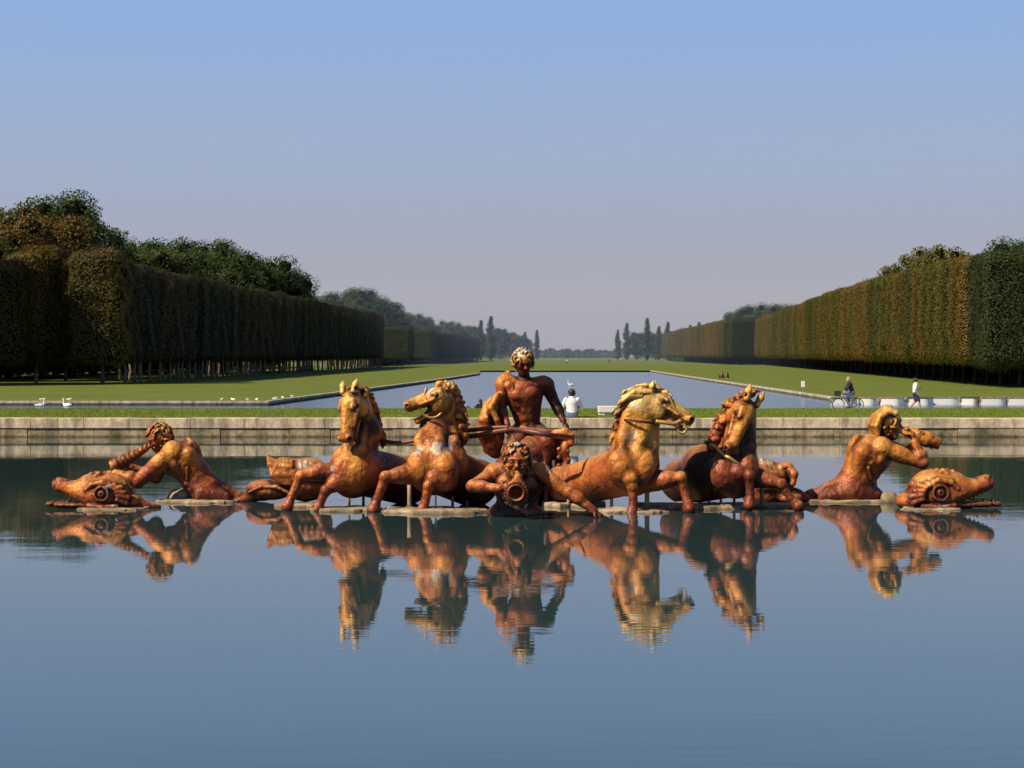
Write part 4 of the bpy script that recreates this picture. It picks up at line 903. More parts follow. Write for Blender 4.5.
S.ell(P(529, 436, 4), (20, 16, 12), (1, 0, 0), (0, 0, 1), 5)
S.spot(P(549, 392, 0), 16, 1.2, 'dark'); S.spot(P(558, 408, 2), 14, 1.2, 'dark'); S.spot(P(537, 412, -8), 14, .9, 'dark'); S.spot(P(524, 371, -10), 9, 1.0, 'dark'); S.spot(P(504, 404, -6), 12, .5, 'dark')  # shade painted on arms, right of the chest and neck
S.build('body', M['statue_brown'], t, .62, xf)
H = Sculpt(.8); curls(H, p, 11.4, 60, 4, lambda a, b, c: b > .1 and a < .75 or a < -.1, .24, .06, 1.05); curls(H, p, 11.4, 22, 6, lambda a, b, c: abs(c) > .6 and b < .25 and a < .3, .26, .06, 1.12, .9); H.spot(P(523, 350, -14), 12, 1.4)
H.build('hair', M['statue'], t, .55, xf)
Dp = Sculpt(2.0)
for i in range(4): Dp.chain([P(503+i*1.8, 376-1.2*i, -6+i*.5), P(507+1.6*i, 385, -12), P(511+1.6*i, 396, -14), P(514+1.6*i, 406, -13)], [2.6, 2.4, 2.2, 1.2], 1.2)
for i in range(6): Dp.chain([P(522+i*2, 428+i*.6, -12), P(536+i*2, 432+i, -20-i), P(551+i*1.5, 431+i*1.4, -16), P(567, 431+i*1.8, -10)], [3.0, 2.6, 2.6, 1.8], 1.4)
Dp.build('drape', M['statue_brown'], t, .7, xf)
# --- chariot
t, xf = figure('chariot', 528, 505); tag(t, 'carved chariot with billowing drapery at its back and a scrolled arm', 'chariot')
S = Sculpt(3.0); S.floor = -508
S.ell(P(527, 478, 18), (36, 32, 32), (1, 0, 0), (0, 0, 1), 5); S.ell(P(530, 452, 16), (28, 24, 16), (1, 0, 0), (0, 0, 1), 5); S.ell(P(535, 494, 40), (38, 40, 18), (1, 0, 0), (0, 0, 1), 5)
for i in range(7): S.chain([P(502+8.6*i, 462, -3 - 7*math.sin(i/6*3.1)), P(499+9.4*i, 478, -10 - 8*math.sin(i/6*3.1)), P(500+9*i, 504, -8 - 8*math.sin(i/6*3.1))], [2.2, 3, 2.2], 1.6)
S.spot(P(528, 480, -6), 40, 1.0, 'dark')
S.build('body', M['statue_red'], t, .9, xf)
S = Sculpt(1.6)   # billowing cloth behind the driver's right side
for i in range(9):
    a = i/8; S.chain([P(501 - 2*a, 394 + 3*a, 14 + 5*a), P(494 - 7*a, 401 + 6*a, 10 + 4*a), P(490 - 7*a + 3*math.sin(i*2), 416 + 5*a, 9 + 3*math.sin(i*1.7)), P(487 - 4*a + 2*math.sin(i*1.3), 432 + 3*a, 10), P(490 - 3*a, 444 + 6*a, 14 + 4*a), P(497 - 4*a, 456 - 2*a, 18)], [3, 4.2, 4.4, 4.6, 4.0, 3.0], 1.6)
S.ell(P(494, 428, 18), (11, 10, 30), (1, 0, 0), (0, 0, 1), 4); S.chain([P(497, 396, 6), P(491, 408, 2), P(497, 420, 2), P(500, 432, 4)], [3, 3.4, 3, 2], 1.2)
S.build('drapery', M['statue'], t, .75, xf)
S = Sculpt(1.5)   # scrolled arm on the right
S.chain([P(548, 440, 6), P(556, 434, 0), P(565, 432, -4), P(571, 436, -5), P(571, 443, -5), P(565, 445, -5)], [4, 4.6, 4.6, 4, 3.2, 2.6], 1.5); S.chain([P(566, 444, -4), P(563, 452, -5), P(566, 460, -5), P(565, 468, -5), P(564, 476, -4)], [4.2, 5.6, 4.4, 5.2, 3.4], 1.2)
for y in (449, 457, 465): S.ball(P(559, y, -8), 2.6, .8); S.ball(P(568, y+2, -8), 2.4, .8)
S.ecap(P(552, 442, 10), P(556, 476, 10), (10, 4), (12, 4), (0, 1, 0), 2); S.spot(P(556, 456, 6), 13, 1.2, 'dark')
S.build('scroll_arm', M['statue'], t, .7, xf)
# --- front merman, facing the viewer
t, xf = figure('merman_statue', 520, 516); tag(t, 'merman in front facing the viewer, blowing a horn, one arm stretched to the right', 'merman statue', TG)
S = Sculpt(3.0); S.floor = -519
torso(S, P(515, 514, 6), P(517, 484, 2), P(495, 472, 0), P(540, 472, 2), P(-.05, .15, -1), 24, 4, .68); S.ell(P(515, 514, 6), (28, 18, 14), (1, 0, 0), (0, 0, 1), 5)
S.cap(P(517, 476, -2), P(517, 466, -8), 8, 8, 3); p = head(S, P(517, 460.5, -15), P(-.02, .05, -1), P(0, -1, -.12), 15)
arm(S, P(493, 475, -2), P(473, 485, -18), P(500, 486, -34), 10, 3, P(0, -.3, -1)); hand(S, P(500, 486, -34), P(1, -.35, -.2), P(-.2, -.4, -1), 17, .7, .08, -1)
arm(S, P(541, 474, 0), P(569, 492, -10), P(593, 509, -16), 10, 3, P(.3, -.5, -1)); hand(S, P(593, 509, -16), P(1, .8, -.15), P(.5, -1, -.5), 19, .18, .2, 1)
for c, r, v in ((P(500, 467, -10), 5, .9), (P(548, 470, -8), 4, 1.1)): S.spot(c, r, v)
S.spot(P(545, 476, 0), 8, 1, 'dark'); S.spot(P(505, 508, -10), 22, 1.3, 'dark'); S.spot(P(530, 504, -10), 22, 1.3, 'dark')  # lower torso and shoulder darkened as painted shade
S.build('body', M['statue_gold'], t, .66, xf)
H = Sculpt(.9); curls(H, p, 15, 70, 14, lambda a, b, c: b > .42 and a < .62 or a < -.2, .25, .06, 1.07, .1); curls(H, p, 15, 16, 15, lambda a, b, c: abs(c) > .75 and abs(b) < .4, .25, .06, 1.05, .5); H.spot(P(517, 446, -18), 15, .8)
H.build('hair', M['statue_gold'], t, .6, xf)
H = Sculpt(.9); curls(H, p, 15, 30, 16, lambda a, b, c: b < -.62 and a > -.1, .26, .06, 1.0, .8); H.build('beard', M['statue_gold'], t, .6, xf)
S = Sculpt(1.5)
S.chain([P(517, 471, -30), P(518, 475, -35), P(517, 482, -36)], [2.2, 3.6, 6], 2); S.cap(P(517, 482, -34), P(516, 489, -44), 7, 10.2, 2)
S.cap(P(516, 489, -40), P(516, 490, -56), 5.0, 8.6, 1, 's')
for i in range(22):
    a = i/22*6.283; S.ball(P(516 + 10*math.cos(a), 489.5 + 10.6*math.sin(a), -46 + 2.4*math.sin(a)), 2.1, 1.0)
S.build('shell_horn', M['statue_gold'], t, .55, xf)
# --- left merman
t, xf = figure('merman_statue', 190, 501); tag(t, 'bearded merman on the left bending over a fish, blowing a long horn', 'merman statue', TG)
S = Sculpt(3.0); S.floor = -504
torso(S, P(206, 488, 0), P(183, 460, 0), P(175, 450, -13), P(169, 449, 13), P(-.7, .55, -.45), 23.5, 4, .80)
S.cap(P(173, 451, 0), P(165, 443, -1), 6.5, 6, 3); p = head(S, P(160, 438.5, -2), P(-.85, .42, -.5), P(-.25, -1, 0), 12.8)
arm(S, P(176, 452, -14), P(141, 480, -17), P(119, 472.5, -16), 11.5, 3, P(-.3, -.6, -.6)); hand(S, P(119, 472.5, -16), P(-1, -.05, 0), P(0, -.5, -1), 13, .5, .08, 1)
arm(S, P(167, 451, 12), P(154, 478, 12), P(128, 467, 4), 10, 3, P(-.3, -.6, -.6)); hand(S, P(128, 467, 4), P(-1, -.25, -.4), P(0, -1, .2), 13, .6, .08, -1)
S.chain([P(206, 489, 0), P(222, 495, 2), P(238, 499, 4), P(252, 502, 6)], [14, 11, 7, 4], 5)
for i in range(6): S.chain([P(196+i*5, 484+1.4*i, -13+i*.6), P(203+i*5, 491+1.0*i, -16+i*.4), P(200+i*6, 500, -15)], [2.6, 3, 2.2], 4.5)
S.spot(P(201, 492, -15), 7, .9); S.spot(P(172, 468, -12), 6, .9); S.spot(P(205, 499, -14), 8, .8)
S.build('body', M['statue_mid'], t, .66, xf)
H = Sculpt(.9); curls(H, p, 12.8, 60, 24, lambda a, b, c: b > .25 and a < .8 or a < -.1, .25, .06, 1.07, .3); H.spot(P(163, 432, -6), 10, .7); H.build('hair', M['statue_gold'], t, .55, xf)
H = Sculpt(.9); curls(H, p, 12.8, 26, 25, lambda a, b, c: b < -.5 and a > -.2, .26, .06, 1.0, .8); H.build('beard', M['statue_gold'], t, .55, xf)
S = Sculpt(1.2); pts = [P(151, 446, -7), P(144, 450, -8), P(136, 455, -9), P(127, 460, -10), P(117, 465, -11)]; S.chain(pts, [2.0, 3.2, 4.2, 5.2, 6.8], 1)
for i in range(8):
    f_ = .12 + .115*i; a = pts[0] + (pts[-1]-pts[0])*f_; r_ = 2.4 + 4.6*f_; S.ell(a + A3(0, 0, .4*math.sin(i*2.3)), (2.0, r_*(1.02 + .10*(i % 3)), r_*1.03), pts[-1]-pts[0], (0, 1, 0), 2.6)
    S.ball(a + A3(.5*math.sin(i*3), -r_*.5, r_*.9), 1.2 + .5*(i % 3 == 0), 1.0)
S.cap(P(118, 464.5, -11), P(108, 469, -12), 4, 6, .8, 's'); S.build('shell_horn', M['statue_gold'], t, .55, xf)
mb = MB()
# --- right merman
t, xf = figure('merman_statue', 860, 501); tag(t, 'merman on the right looking away over the water, blowing a ragged conch shell', 'merman statue', TG)
S = Sculpt(3.0); S.floor = -504
torso(S, P(852, 489, 0), P(868, 456, 0), P(878, 446, -15), P(883, 446, 14), P(.8, .45, -.35), 25, 4, .86); S.ell(P(856, 493, 0), (27, 18, 11), (1, 0, -.05), (0, 0, 1), 6)
S.cap(P(879, 446, 0), P(885, 434, 0), 7, 6.5, 3); p = head(S, P(887, 424, -1), P(1, .06, -.25), P(.15, -1, 0), 14.2)
arm(S, P(879, 448, -15), P(918, 461, -20), P(911, 441, -18), 11, 3, P(0, -.8, -.6)); hand(S, P(911, 441, -18), P(-.25, -1, .2), P(1, -.2, -.6), 14, .8, .08, 1)
arm(S, P(886, 447, 12), P(914, 455, 14), P(917, 439, 6), 9.5, 3, P(0, -.8, .6)); hand(S, P(917, 439, 6), P(-.2, -1, -.2), P(1, 0, .4), 13, .8, .08, -1)
S.chain([P(847, 487, 0), P(830, 493, 2), P(812, 497, 4), P(796, 500, 6)], [14.5, 10, 6.5, 3.5], 5)
for i in range(6): S.chain([P(856-i*6, 483+1.4*i, -13+i*.6), P(850-i*6, 491+1.0*i, -15.5+i*.4), P(853-i*7, 500, -14)], [2.6, 3, 2.2], 4.5)
S.spot(P(858, 488, -14), 6, .9); S.spot(P(878, 462, -10), 7, .8); S.spot(P(846, 490, -15), 6, .8)
S.build('body', M['statue_mid'], t, .66, xf)
H = Sculpt(.9); curls(H, p, 14.2, 16, 34, lambda a, b, c: b > .2 and a < .7 or a < -.15, .25, .06, 1.04, .6)
for i in range(15):
    q = i/14; d_ = -14 + 24*q; H.chain([P(899 - 6*abs(q-.4), 419 + 3*q, d_*.7), P(893 - 3*q, 411.5 + 3*abs(q-.4), d_*.8), P(887 - 3*q + 2*math.sin(i*2), 408 + 4*abs(q-.4)*2, d_*.75), P(878 - 2*q, 415 + 3*abs(q-.4), d_*.95), P(874 + 2*math.sin(i*1.7), 425, d_), P(876, 437 + 2*math.sin(i), d_*.9)], [2.2, 3.0, 3.2, 3.2, 2.8, 1.4], 1.2)
H.chain([P(890, 411, -5), P(889, 407, -4), P(885, 406, -3)], [3.4, 2.6, 1.2], 1.2)
H.spot(P(884, 416, -8), 10, .7); H.build('hair', M['statue_gold'], t, .55, xf)
H = Sculpt(.9); curls(H, p, 14.2, 30, 35, lambda a, b, c: b < -.45 and a > -.1, .27, .06, 1.03, .9); H.spot(P(895, 431, -6), 6, .9); H.build('beard', M['statue_gold'], t, .55, xf)
S = Sculpt(1.2); pts = [P(898, 430, -6), P(906, 432, -7), P(915, 435, -8), P(925, 439, -8), P(936, 443, -8)]; S.chain(pts, [2.2, 4.5, 6.5, 7.6, 6.0], 1.4)
rr = random.Random(9)
for i in range(26):
    a = pts[0] + (pts[-1]-pts[0])*rr.uniform(.2, 1.0); w_ = nrm([rr.gauss(0, .4), rr.gauss(0, 1), rr.gauss(0, 1)]); S.cap(a + w_*4.5, a + w_*8.0 + A3(1.5, 0, 0), 2.2, 1.1, .8)
S.cap(P(928, 440, -8), P(944, 446, -9), 2.5, 6, .8, 's'); S.build('shell_horn', M['statue_gold'], t, .6, xf)
# --- fish
def fish_statue(lab, cx, base, c, sx, seed, mat, sc=1.0, extra=None):
    t, xf = figure('fish_statue', cx, base); tag(t, lab, 'fish statue', FG); S = Sculpt(3.0); S.floor = -(base+3)
    fish(S, c, sx, seed, 1.0, sc)
    if extra: extra(S)
    S.build('body', M[mat], t, .72, xf); return t, xf
t, xf = fish_statue('large gaping fish head at the right end of the group', 945, 508, (943, 507), 1, 3, 'statue_fish', .98, lambda S: (S.spot(P(938, 502, -20), 8, 1), S.spot(P(925, 482, -16), 8, .7)))
t, xf = fish_statue('large gaping fish head at the left end, under the bending merman', 98, 508, (99, 507), -1, 5, 'statue_fish', .90, lambda S: (S.spot(P(112, 488, -16), 9, 1), S.spot(P(118, 500, -18), 7, 1), S.chain([P(125, 503, 0), P(142, 506, 2), P(158, 507, 4)], [9, 5, 2.5], 4)))
def body_l(S):
    S.ell(P(306, 480, 8), (26, 18, 22), (1, 0, .1), (0, 0, 1), 5); S.ell(P(291, 474, 4), (14, 13, 15), (1, 0, 0), (0, 0, 1), 5); S.ell(P(268, 490, 2), (22, 15, 10), (1, 0, -.1), (0, 0, 1), 4); S.chain([P(262, 494, 6), P(248, 498, 6), P(236, 502, 8)], [7, 5, 3], 5)
    S.ell(P(283, 472, 4), (13, 12, 15), (1, 0, .3), (0, 0, 1), 4)
    for i in range(7): S.chain([P(268+4*i, 457+.7*i, 4-1.2*i), P(270.5+3.6*i, 464+.4*i, -5-.6*i), P(274+3.2*i, 474, -9), P(280+2.6*i, 484, -9)], [2.2, 2.6, 2.4, 1.4], 1.8)
    S.ell(P(276, 457, 4), (5, 6, 3), (1, 0, -.2), (0, 0, 1), 1, 's')
    for i in range(6): S.chain([P(295+5.5*i, 462+abs(i-1.5)*1.9, 0), P(296+6*i, 472+.6*i, -9), P(296+6*i, 479, -11)], [1.8, 2.4, 1.6], 3.2)
    S.chain([P(250, 492, -9), P(262, 486, -12), P(278, 486, -12), P(290, 492, -12)], [1.6, 2, 2, 1.6], 1.5)
    S.spot(P(303, 464, -4), 10, 1.1); S.spot(P(316, 472, -6), 8, 1); S.spot(P(274, 488, -12), 10, .6)
t, xf = figure('fish_statue', 290, 502); tag(t, 'humped fish with a frilled snout beside the leftmost horse', 'fish statue', FG); S = Sculpt(3.0); S.floor = -505; body_l(S); S.build('body', M['statue_fish'], t, .75, xf)
def body_r(S):
    S.ell(P(765, 486, 12), (24, 18, 27), (1, 0, 0), (0, 0, 1), 6); S.ell(P(784, 474, 4), (11, 10, 13), (.7, 0, -.6), (0, 0, 1), 4); S.chain([P(788, 466, 0), P(793, 474, -4), P(792, 483, -6)], [4, 4.5, 3.2], 2)
    for i in range(6): S.chain([P(752+5*i, 461+abs(i-2)*1.8, 4), P(756+5*i, 474, -6), P(760+5*i, 488, -6)], [3.0, 3.0, 2], 3.2)
    S.ball(P(784, 467, -6), 2.4, .5, 's'); S.ball(P(784, 467, -4.5), 1.5, .3); S.chain([P(780, 490, 4), P(798, 496, 4), P(812, 500, 6)], [10, 6, 3], 4); S.ell(P(790, 498, -4), (12, 10, 6), (1, 0, 0), (0, 0, 1), 3)
    S.spot(P(766, 462, 2), 9, 1.1); S.spot(P(776, 468, 0), 7, 1); S.spot(P(788, 484, -8), 5, 1)
t, xf = figure('fish_statue', 775, 502); tag(t, 'small scaly fish with beaked snout behind the rightmost horse', 'fish statue', FG); S = Sculpt(3.0); S.floor = -505; body_r(S); S.build('body', M['statue_fish'], t, .75, xf)
# --- reins
def rein(lab, pts, base=508, r=.035):
    Y0 = EYE*F/(base-HOR); k = Y0/F; mb = MB(); c = pts[len(pts)//2]
    o = A3((c[0]-512)*k, Y0, 0); w_ = lambda x, y, d: A3((x-512)*k, Y0 + d*k, EYE-(y-HOR)*k) - o
    mb.tube(bez([w_(*p) for p in pts], 30), r, 8, ((0, 1, 0), .45)); ob = mb.build('rein', M['strap'], None, True); ob.location = o; tag(ob, lab, 'rein', 'lead reins of the team')
rein('dark rein running from the leftmost horse to the second horse', [(373, 437, 6), (384, 441, 0), (398, 442.5, -6), (412, 441, -10), (424, 438, -14)])
rein('upper rein from the second horse to the hand of the driver', [(459, 431, 2), (475, 429.5, -6), (492, 427.5, -12), (509, 426.5, -20)], r=.04)
rein('lower rein from the second horse to the hand of the driver', [(457, 437, 4), (475, 435.5, -6), (492, 432, -13), (509, 429, -21)], r=.045)
rein('reddish rein crossing the lap of the driver to the right', [(509, 428, -22), (525, 430, -26), (545, 433, -34), (560, 435.5, -22), (572, 437, -10)], r=.045)
# --- slabs at the waterline
def slab(lab, x0, x1, py, dep, th, seed, mat='rock', d0=0, group='stone slabs at the waterline'):
    Y0 = EYE*F/(py-HOR); k = Y0/F; rr = random.Random(seed); n = 34; th *= .6; mb = MB(); L = (x1-x0)*k; top = []; bot = []
    for i in range(n):
        a = 6.283*i/n; e = 1 + rr.uniform(-.22, .14); cx = math.copysign(abs(math.cos(a))**.6, math.cos(a)); cy = math.copysign(abs(math.sin(a))**.7, math.sin(a))
        top.append((L/2*cx*e*.97, dep*cy*e*.95, th + rr.uniform(-.02, .02))); bot.append((L/2*cx*e, dep*cy*e, -.12))
    mb.v = bot + top + [(0, 0, th+.01)]; mb.f = [(i, (i+1) % n, n+(i+1) % n, n+i) for i in range(n)] + [(n+i, n+(i+1) % n, 2*n) for i in range(n)]
    o = mb.build('stone_slab', M[mat], None, True); o.location = (((x0+x1)/2-512)*k, Y0 + d0, 0); tag(o, lab, 'slab', group)
    b = o.modifiers.new('soft', 'BEVEL'); b.width = .02; b.segments = 2; b.limit_method = 'ANGLE'
slab('pale slab under the forelegs of the leftmost horse', 312, 382, 510, .42, .075, 1)
slab('small dark slab at the left hoof of the leftmost horse', 276, 322, 506, .4, .06, 2)
slab('pale slab under the second horse, left of the front merman', 384, 486, 511.5, .5, .08, 3)
slab('pale slab right of the outstretched hand of the front merman', 600, 668, 511.5, .45, .07, 4)
slab('long pale slab under the rightmost horse', 640, 752, 509.5, .5, .10, 5, d0=.5)
slab('small slab at the outer hoof of the rightmost horse', 752, 800, 506.5, .4, .07, 6)
slab('rock shelf beneath the right merman', 800, 890, 501, .5, .07, 7)
slab('rock shelf beneath the left merman', 160, 246, 501.5, .5, .06, 8)
slab('thin rim of stone under the right gaping fish', 899, 962, 509, .42, .045, 9)
slab('thin rim of stone under the left gaping fish', 76, 148, 509, .42, .045, 10)
slab('low stones in front of the chariot wall between merman and arm', 545, 606, 508, .5, .11, 11, d0=.6)
# rounded pale rocks
def rock(lab, x, py, rx, rz, seed, yoff=0):
    S = Sculpt(2.0); rr = random.Random(seed); t, xf = figure('rock', x, py)
    for i in range(7): S.ell(P(x + rr.uniform(-.4, .4)*rx, py - rr.uniform(-.1, .45)*rz, rr.uniform(-4, 4)), (rx*rr.uniform(.5, .75), rx*.6, rz*rr.uniform(.5, .7)), (1, 0, rr.uniform(-.4, .4)), (0, 0, 1), 2)
    S.floor = -(py+2); o = S.build('rock', M['rock'], None, .7, xf); o.location = (t.location[0], t.location[1] + yoff, 0); bpy.data.objects.remove(t); tag(o, lab, 'rock', 'rocks at the waterline'); o.name = 'rock'
rock('rounded pale rock in front of the right merman', 884, 500, 10, 11, 1, -.55)
rock('pale rock beside the fish tail of the left merman', 179, 500, 14, 11, 2)
rock('broken stones right of the front merman', 560, 506, 14, 14, 3, .7)
mb = MB(); mb.tube([(0, 0, -.1), (0, 0, .12), (0, 0, .30)], [.02, .018, .014], 8); mb.tube([(0, 0, .0), (0, 0, .035)], .035, 8)
o = mb.build('nozzle_pipe', M['pipe'], None, True); k = EYE*F/(511-HOR)/F; o.location = ((436-512)*k, k*F-.1, 0); tag(o, 'thin upright water nozzle in front of the second horse', 'nozzle')
# ------------------------------------------------------------------ people, bicycle, boats, birds, small things
ID = lambda V: np.asarray(V, float).reshape(-1, 3)
def person(lab, loc, rz, pose, top, bottom, hairc='hair', shoes='black', long_legs=True, long_hair=False, group=None, scale=1.0, jacket=False):
    """pose: joints in metres, figure facing +x"""
    t = empty('person', loc, rz); tag(t, lab, 'person', group); t.scale = (scale,)*3; p = {k: np.array(v, float) for k, v in pose.items()}
    up = nrm(p['chest']-p['pelvis']); f = nrm(p['face']); side = np.array([0, 1, 0])
    S = Sculpt(.03)
    S.ecap(p['pelvis'], p['chest'], (.15, .105), (.16, .115), (1, 0, 0), .05); S.ecap(p['chest'], p['chest'] + up*.12, (.165, .10), (.10, .08), (1, 0, 0), .05)
    S.cap(p['chest'] + up*.14, p['head'] - np.array([0, 0, .07]), .055, .05, .03)
    head(S, p['head'], f, (0, 0, 1) + .0*f, .118, k=.02)
    T = Sculpt(.03); T.ecap(p['pelvis'] + up*.02, p['chest'], (.165, .125), (.18, .132), (1, 0, 0), .05); T.ecap(p['chest'], p['chest'] + up*.13, (.185, .115), (.11, .09), (1, 0, 0), .05)
    B = Sculpt(.03); B.ecap(p['pelvis'] - up*.05, p['pelvis'] + up*.08, (.165, .13), (.155, .12), (1, 0, 0), .04)
    for s, q in (('l', 1), ('r', -1)):
        sh = p['chest'] + up*.10 + side*q*.185; el, wr, hip, kn, an = p['el'+s], p['wr'+s], p['pelvis'] + side*q*.09 - up*.03, p['kn'+s], p['an'+s]
        S.chain([sh, el, wr], [.052, .042, .030], .03); d = nrm(wr-el); hand(S, wr, d, nrm(np.cross(d, side)*-1 + side*q*.3), .175, .45, .08, q)
        S.chain([hip, kn, an], [.088, .058, .042], .04); S.ell(kn + (an-kn)*.3 - np.array([.02, 0, 0]), (.12, .052, .055), an-kn, (1, .1, 0), .03)
        ft = an + np.array([.13, 0, -.055]) if 'toe'+s not in p else p['toe'+s]; S.chain([an, ft], [.04, .03], .02)
        T.chain([sh, el] + ([wr - d*.02] if jacket else []), [.07, .058] + ([.046] if jacket else []), .04)
        B.chain([hip, kn] + ([an + np.array([0, 0, .03])] if long_legs else []), [.105, .078] + ([.062] if long_legs else []), .04)
        Sh = Sculpt(.02); Sh.chain([an - np.array([.05, 0, .045]), an + (ft-an)*.5 + np.array([0, 0, -.01]), ft + (ft-an)*.25], [.042, .046, .034], .03); Sh.build('shoe', M[shoes], t, .012, ID)
    S.build('body', M['skin'], t, .0095, ID); T.build('jacket' if jacket else 'shirt', M[top], t, .012, ID); B.build('trousers' if long_legs else 'shorts', M[bottom], t, .012, ID)
    Hh = Sculpt(.02); h = p['head']; Hh.ell(h + np.array([0, 0, .035]) - f*.02, (.118, .098, .105), f, (0, 0, 1), .02); Hh.ell(h - f*.05 - np.array([0, 0, .02]), (.075, .092, .10), f, (0, 0, 1), .03)
    rr = random.Random(int(abs(loc[0]*10)))
    for i in range(16):
        v = nrm([rr.uniform(-1, .35), rr.uniform(-1, 1), rr.uniform(-.2, 1)]); b = h + v*.105 + np.array([0, 0, .02]); Hh.cap(b, b - np.array([.01, 0, .05]), .022, .012, .015)
    if long_hair: Hh.chain([h - f*.08, h - f*.10 - np.array([0, 0, .14])], [.075, .04], .03)
    Hh.ell(h + f*.10 - np.array([0, 0, .05]), (.06, .075, .10), f, (0, 0, 1), .01, 's'); Hh.build('hair', M[hairc], t, .011, ID)
    return t
def at(px, d, z=0.0): return ((px-512)/F*d, d, z)
# seated on the rim, back to the viewer
seat = dict(pelvis=(0, 0, .12), chest=(.03, 0, .45), head=(.09, 0, .74), face=(1, 0, -.15), ell=(.12, .30, .30), wrl=(.34, .18, .34), elr=(.12, -.30, .30), wrr=(.34, -.18, .34), knl=(.40, .15, .42), knr=(.40, -.15, .42), anl=(.50, .13, .07), anr=(.50, -.13, .07), toel=(.64, .13, .03), toer=(.64, -.13, .03))
X, Y, _ = at(572, 63.1); person('dark-haired person in a white shirt seated on the basin rim, seen from behind', (X, Y, .625), math.radians(92), seat, 'whitecloth', 'denim', scale=1.08)
# cyclist and bicycle
bx_, by_, bz_ = (848-512)/F*104.5, 104.5, -.364
t = empty('bicycle', (bx_, by_, bz_), math.pi); tag(t, 'pale bicycle with a dark front basket, ridden along the canal path', 'bicycle')
for x in (-.53, .53):
    mb = MB(); mb.torus((x, 0, .34), (0, 1, 0), .325, .02, 36, 8); wh = mb.build('wheel', M['black'], t, True)
    mb = MB(); mb.torus((x, 0, .34), (0, 1, 0), .30, .012, 36, 6); mb.tube([(x, -.05, .34), (x, 0, .34), (x, .05, .34)], .025, 8)
    for i in range(16):
        a = i/16*6.283; mb.tube([(x, .02*(-1)**i, .34), (x + .30*math.cos(a), 0, .34 + .30*math.sin(a))], .003, 4)
    r_ = mb.build('rim', M['metal'], None, True); r_.parent = wh
mb = MB()
for a, b, r in (((-.53, 0, .34), (-.06, 0, .30), .014), ((-.06, 0, .30), (-.22, 0, .86), .018), ((-.06, 0, .30), (.36, 0, .78), .020), ((-.20, 0, .76), (.35, 0, .84), .018), ((-.53, 0, .34), (-.20, 0, .76), .011), ((.34, 0, .94), (.42, 0, .62), .020), ((.42, .05, .62), (.53, .05, .34), .012), ((.42, -.05, .62), (.53, -.05, .34), .012)): mb.tube([a, tuple((np.array(a)+np.array(b))/2), b], r, 8)
mb.build('frame', M['white'], t, True)
mb = MB(); mb.tube(bez([(.16, .28, 1.02), (.26, .22, 1.06), (.33, .06, 1.02), (.33, -.06, 1.02), (.26, -.22, 1.06), (.16, -.28, 1.02)], 16), .013, 6); mb.tube([(.33, 0, 1.02), (.335, 0, .98), (.34, 0, .93)], .014, 6); mb.build('handlebar', M['metal'], t, True)
S = Sculpt(.03); S.ecap((-.33, 0, .90), (-.10, 0, .90), (.10, .035), (.03, .025), (0, 0, 1), .03); S.build('saddle', M['black'], t, .012, ID)
mb = MB(); x0, x1 = .42, .72
for z in (.84, .90, .96, 1.02, 1.08):
    e = .02*(z-.84)/.24; mb.tube([(x0-e, -.17-e, z), (x1+e, -.17-e, z), (x1+e, .17+e, z), (x0-e, .17+e, z), (x0-e, -.17-e, z)], .008, 5)
for i in range(13):
    for y in (-1, 1): u = x0 + (x1-x0)*i/12; mb.tube([(u, y*.17, .82), (u, y*.19, 1.09)], .006, 4); 
    for u in (x0, x1): y = -.17 + .34*i/12; mb.tube([(u, y, .82), (u, y*1.1, 1.09)], .006, 4)
mb.box(x0+.002, x1-.002, -.168, .168, .815, .828); mb.build('basket', M['darkcloth'], t)
mb = MB(); mb.tube([(-.06, -.09, .30), (-.06, 0, .30), (-.06, .09, .30)], .03, 10); mb.tube([(-.06, .09, .30), (-.02, .10, .14)], .012, 6); mb.tube([(-.06, -.09, .30), (-.10, -.10, .46)], .012, 6); mb.box(-.07, .03, .10, .20, .12, .145); mb.box(-.15, -.05, -.20, -.10, .455, .48); mb.build('crank', M['metal'], t)
ride = dict(pelvis=(-.22, 0, .99), chest=(-.10, 0, 1.36), head=(-.02, 0, 1.66), face=(1, -.15, -.05), ell=(.06, .27, 1.20), wrl=(.13, .24, 1.06), elr=(.06, -.27, 1.20), wrr=(.13, -.24, 1.06), knl=(.16, .13, .72), knr=(.17, -.13, .90), anl=(-.04, .14, .23), anr=(-.08, -.14, .56), toel=(.10, .14, .17), toer=(.05, -.14, .50))
person('cyclist in a dark jacket and blue jeans riding left along the canal', (bx_, by_, bz_), math.pi, ride, 'darkcloth', 'denim', 'skin', jacket=True, scale=1.04)
walk = dict(pelvis=(0, 0, .93), chest=(.02, 0, 1.28), head=(.05, 0, 1.58), face=(1, 0, -.05), ell=(.06, .27, 1.10), wrl=(.26, .24, 1.12), elr=(-.08, -.27, 1.10), wrr=(.04, -.28, .90), knl=(.05, .09, .50), knr=(.18, -.09, .52), anl=(-.26, .09, .17), anr=(.26, -.09, .09), toel=(-.15, .09, .06))
person('person in a white top and dark blue shorts walking right by the boats', ((910-512)/F*111, 109.6, -.53), math.radians(4), walk, 'whitecloth', 'navy', long_legs=False, scale=1.12)
lounge = dict(seat)
person('pale-shirted person seated on the grass bank of the canal', ((463-512)/F*111.5, 111.5, -.80), math.radians(60), seat, 'greycloth', 'darkcloth', scale=.95)
person('dark-clothed person seated on the grass bank of the canal', ((481-512)/F*111.5, 111.5, -.76), math.radians(118), seat, 'darkcloth', 'navy')
person('first of two people sitting on the far right bank of the canal, red top', ((723-512)/F*262, 262, LZ), math.radians(150), seat, 'redcloth', 'darkcloth')
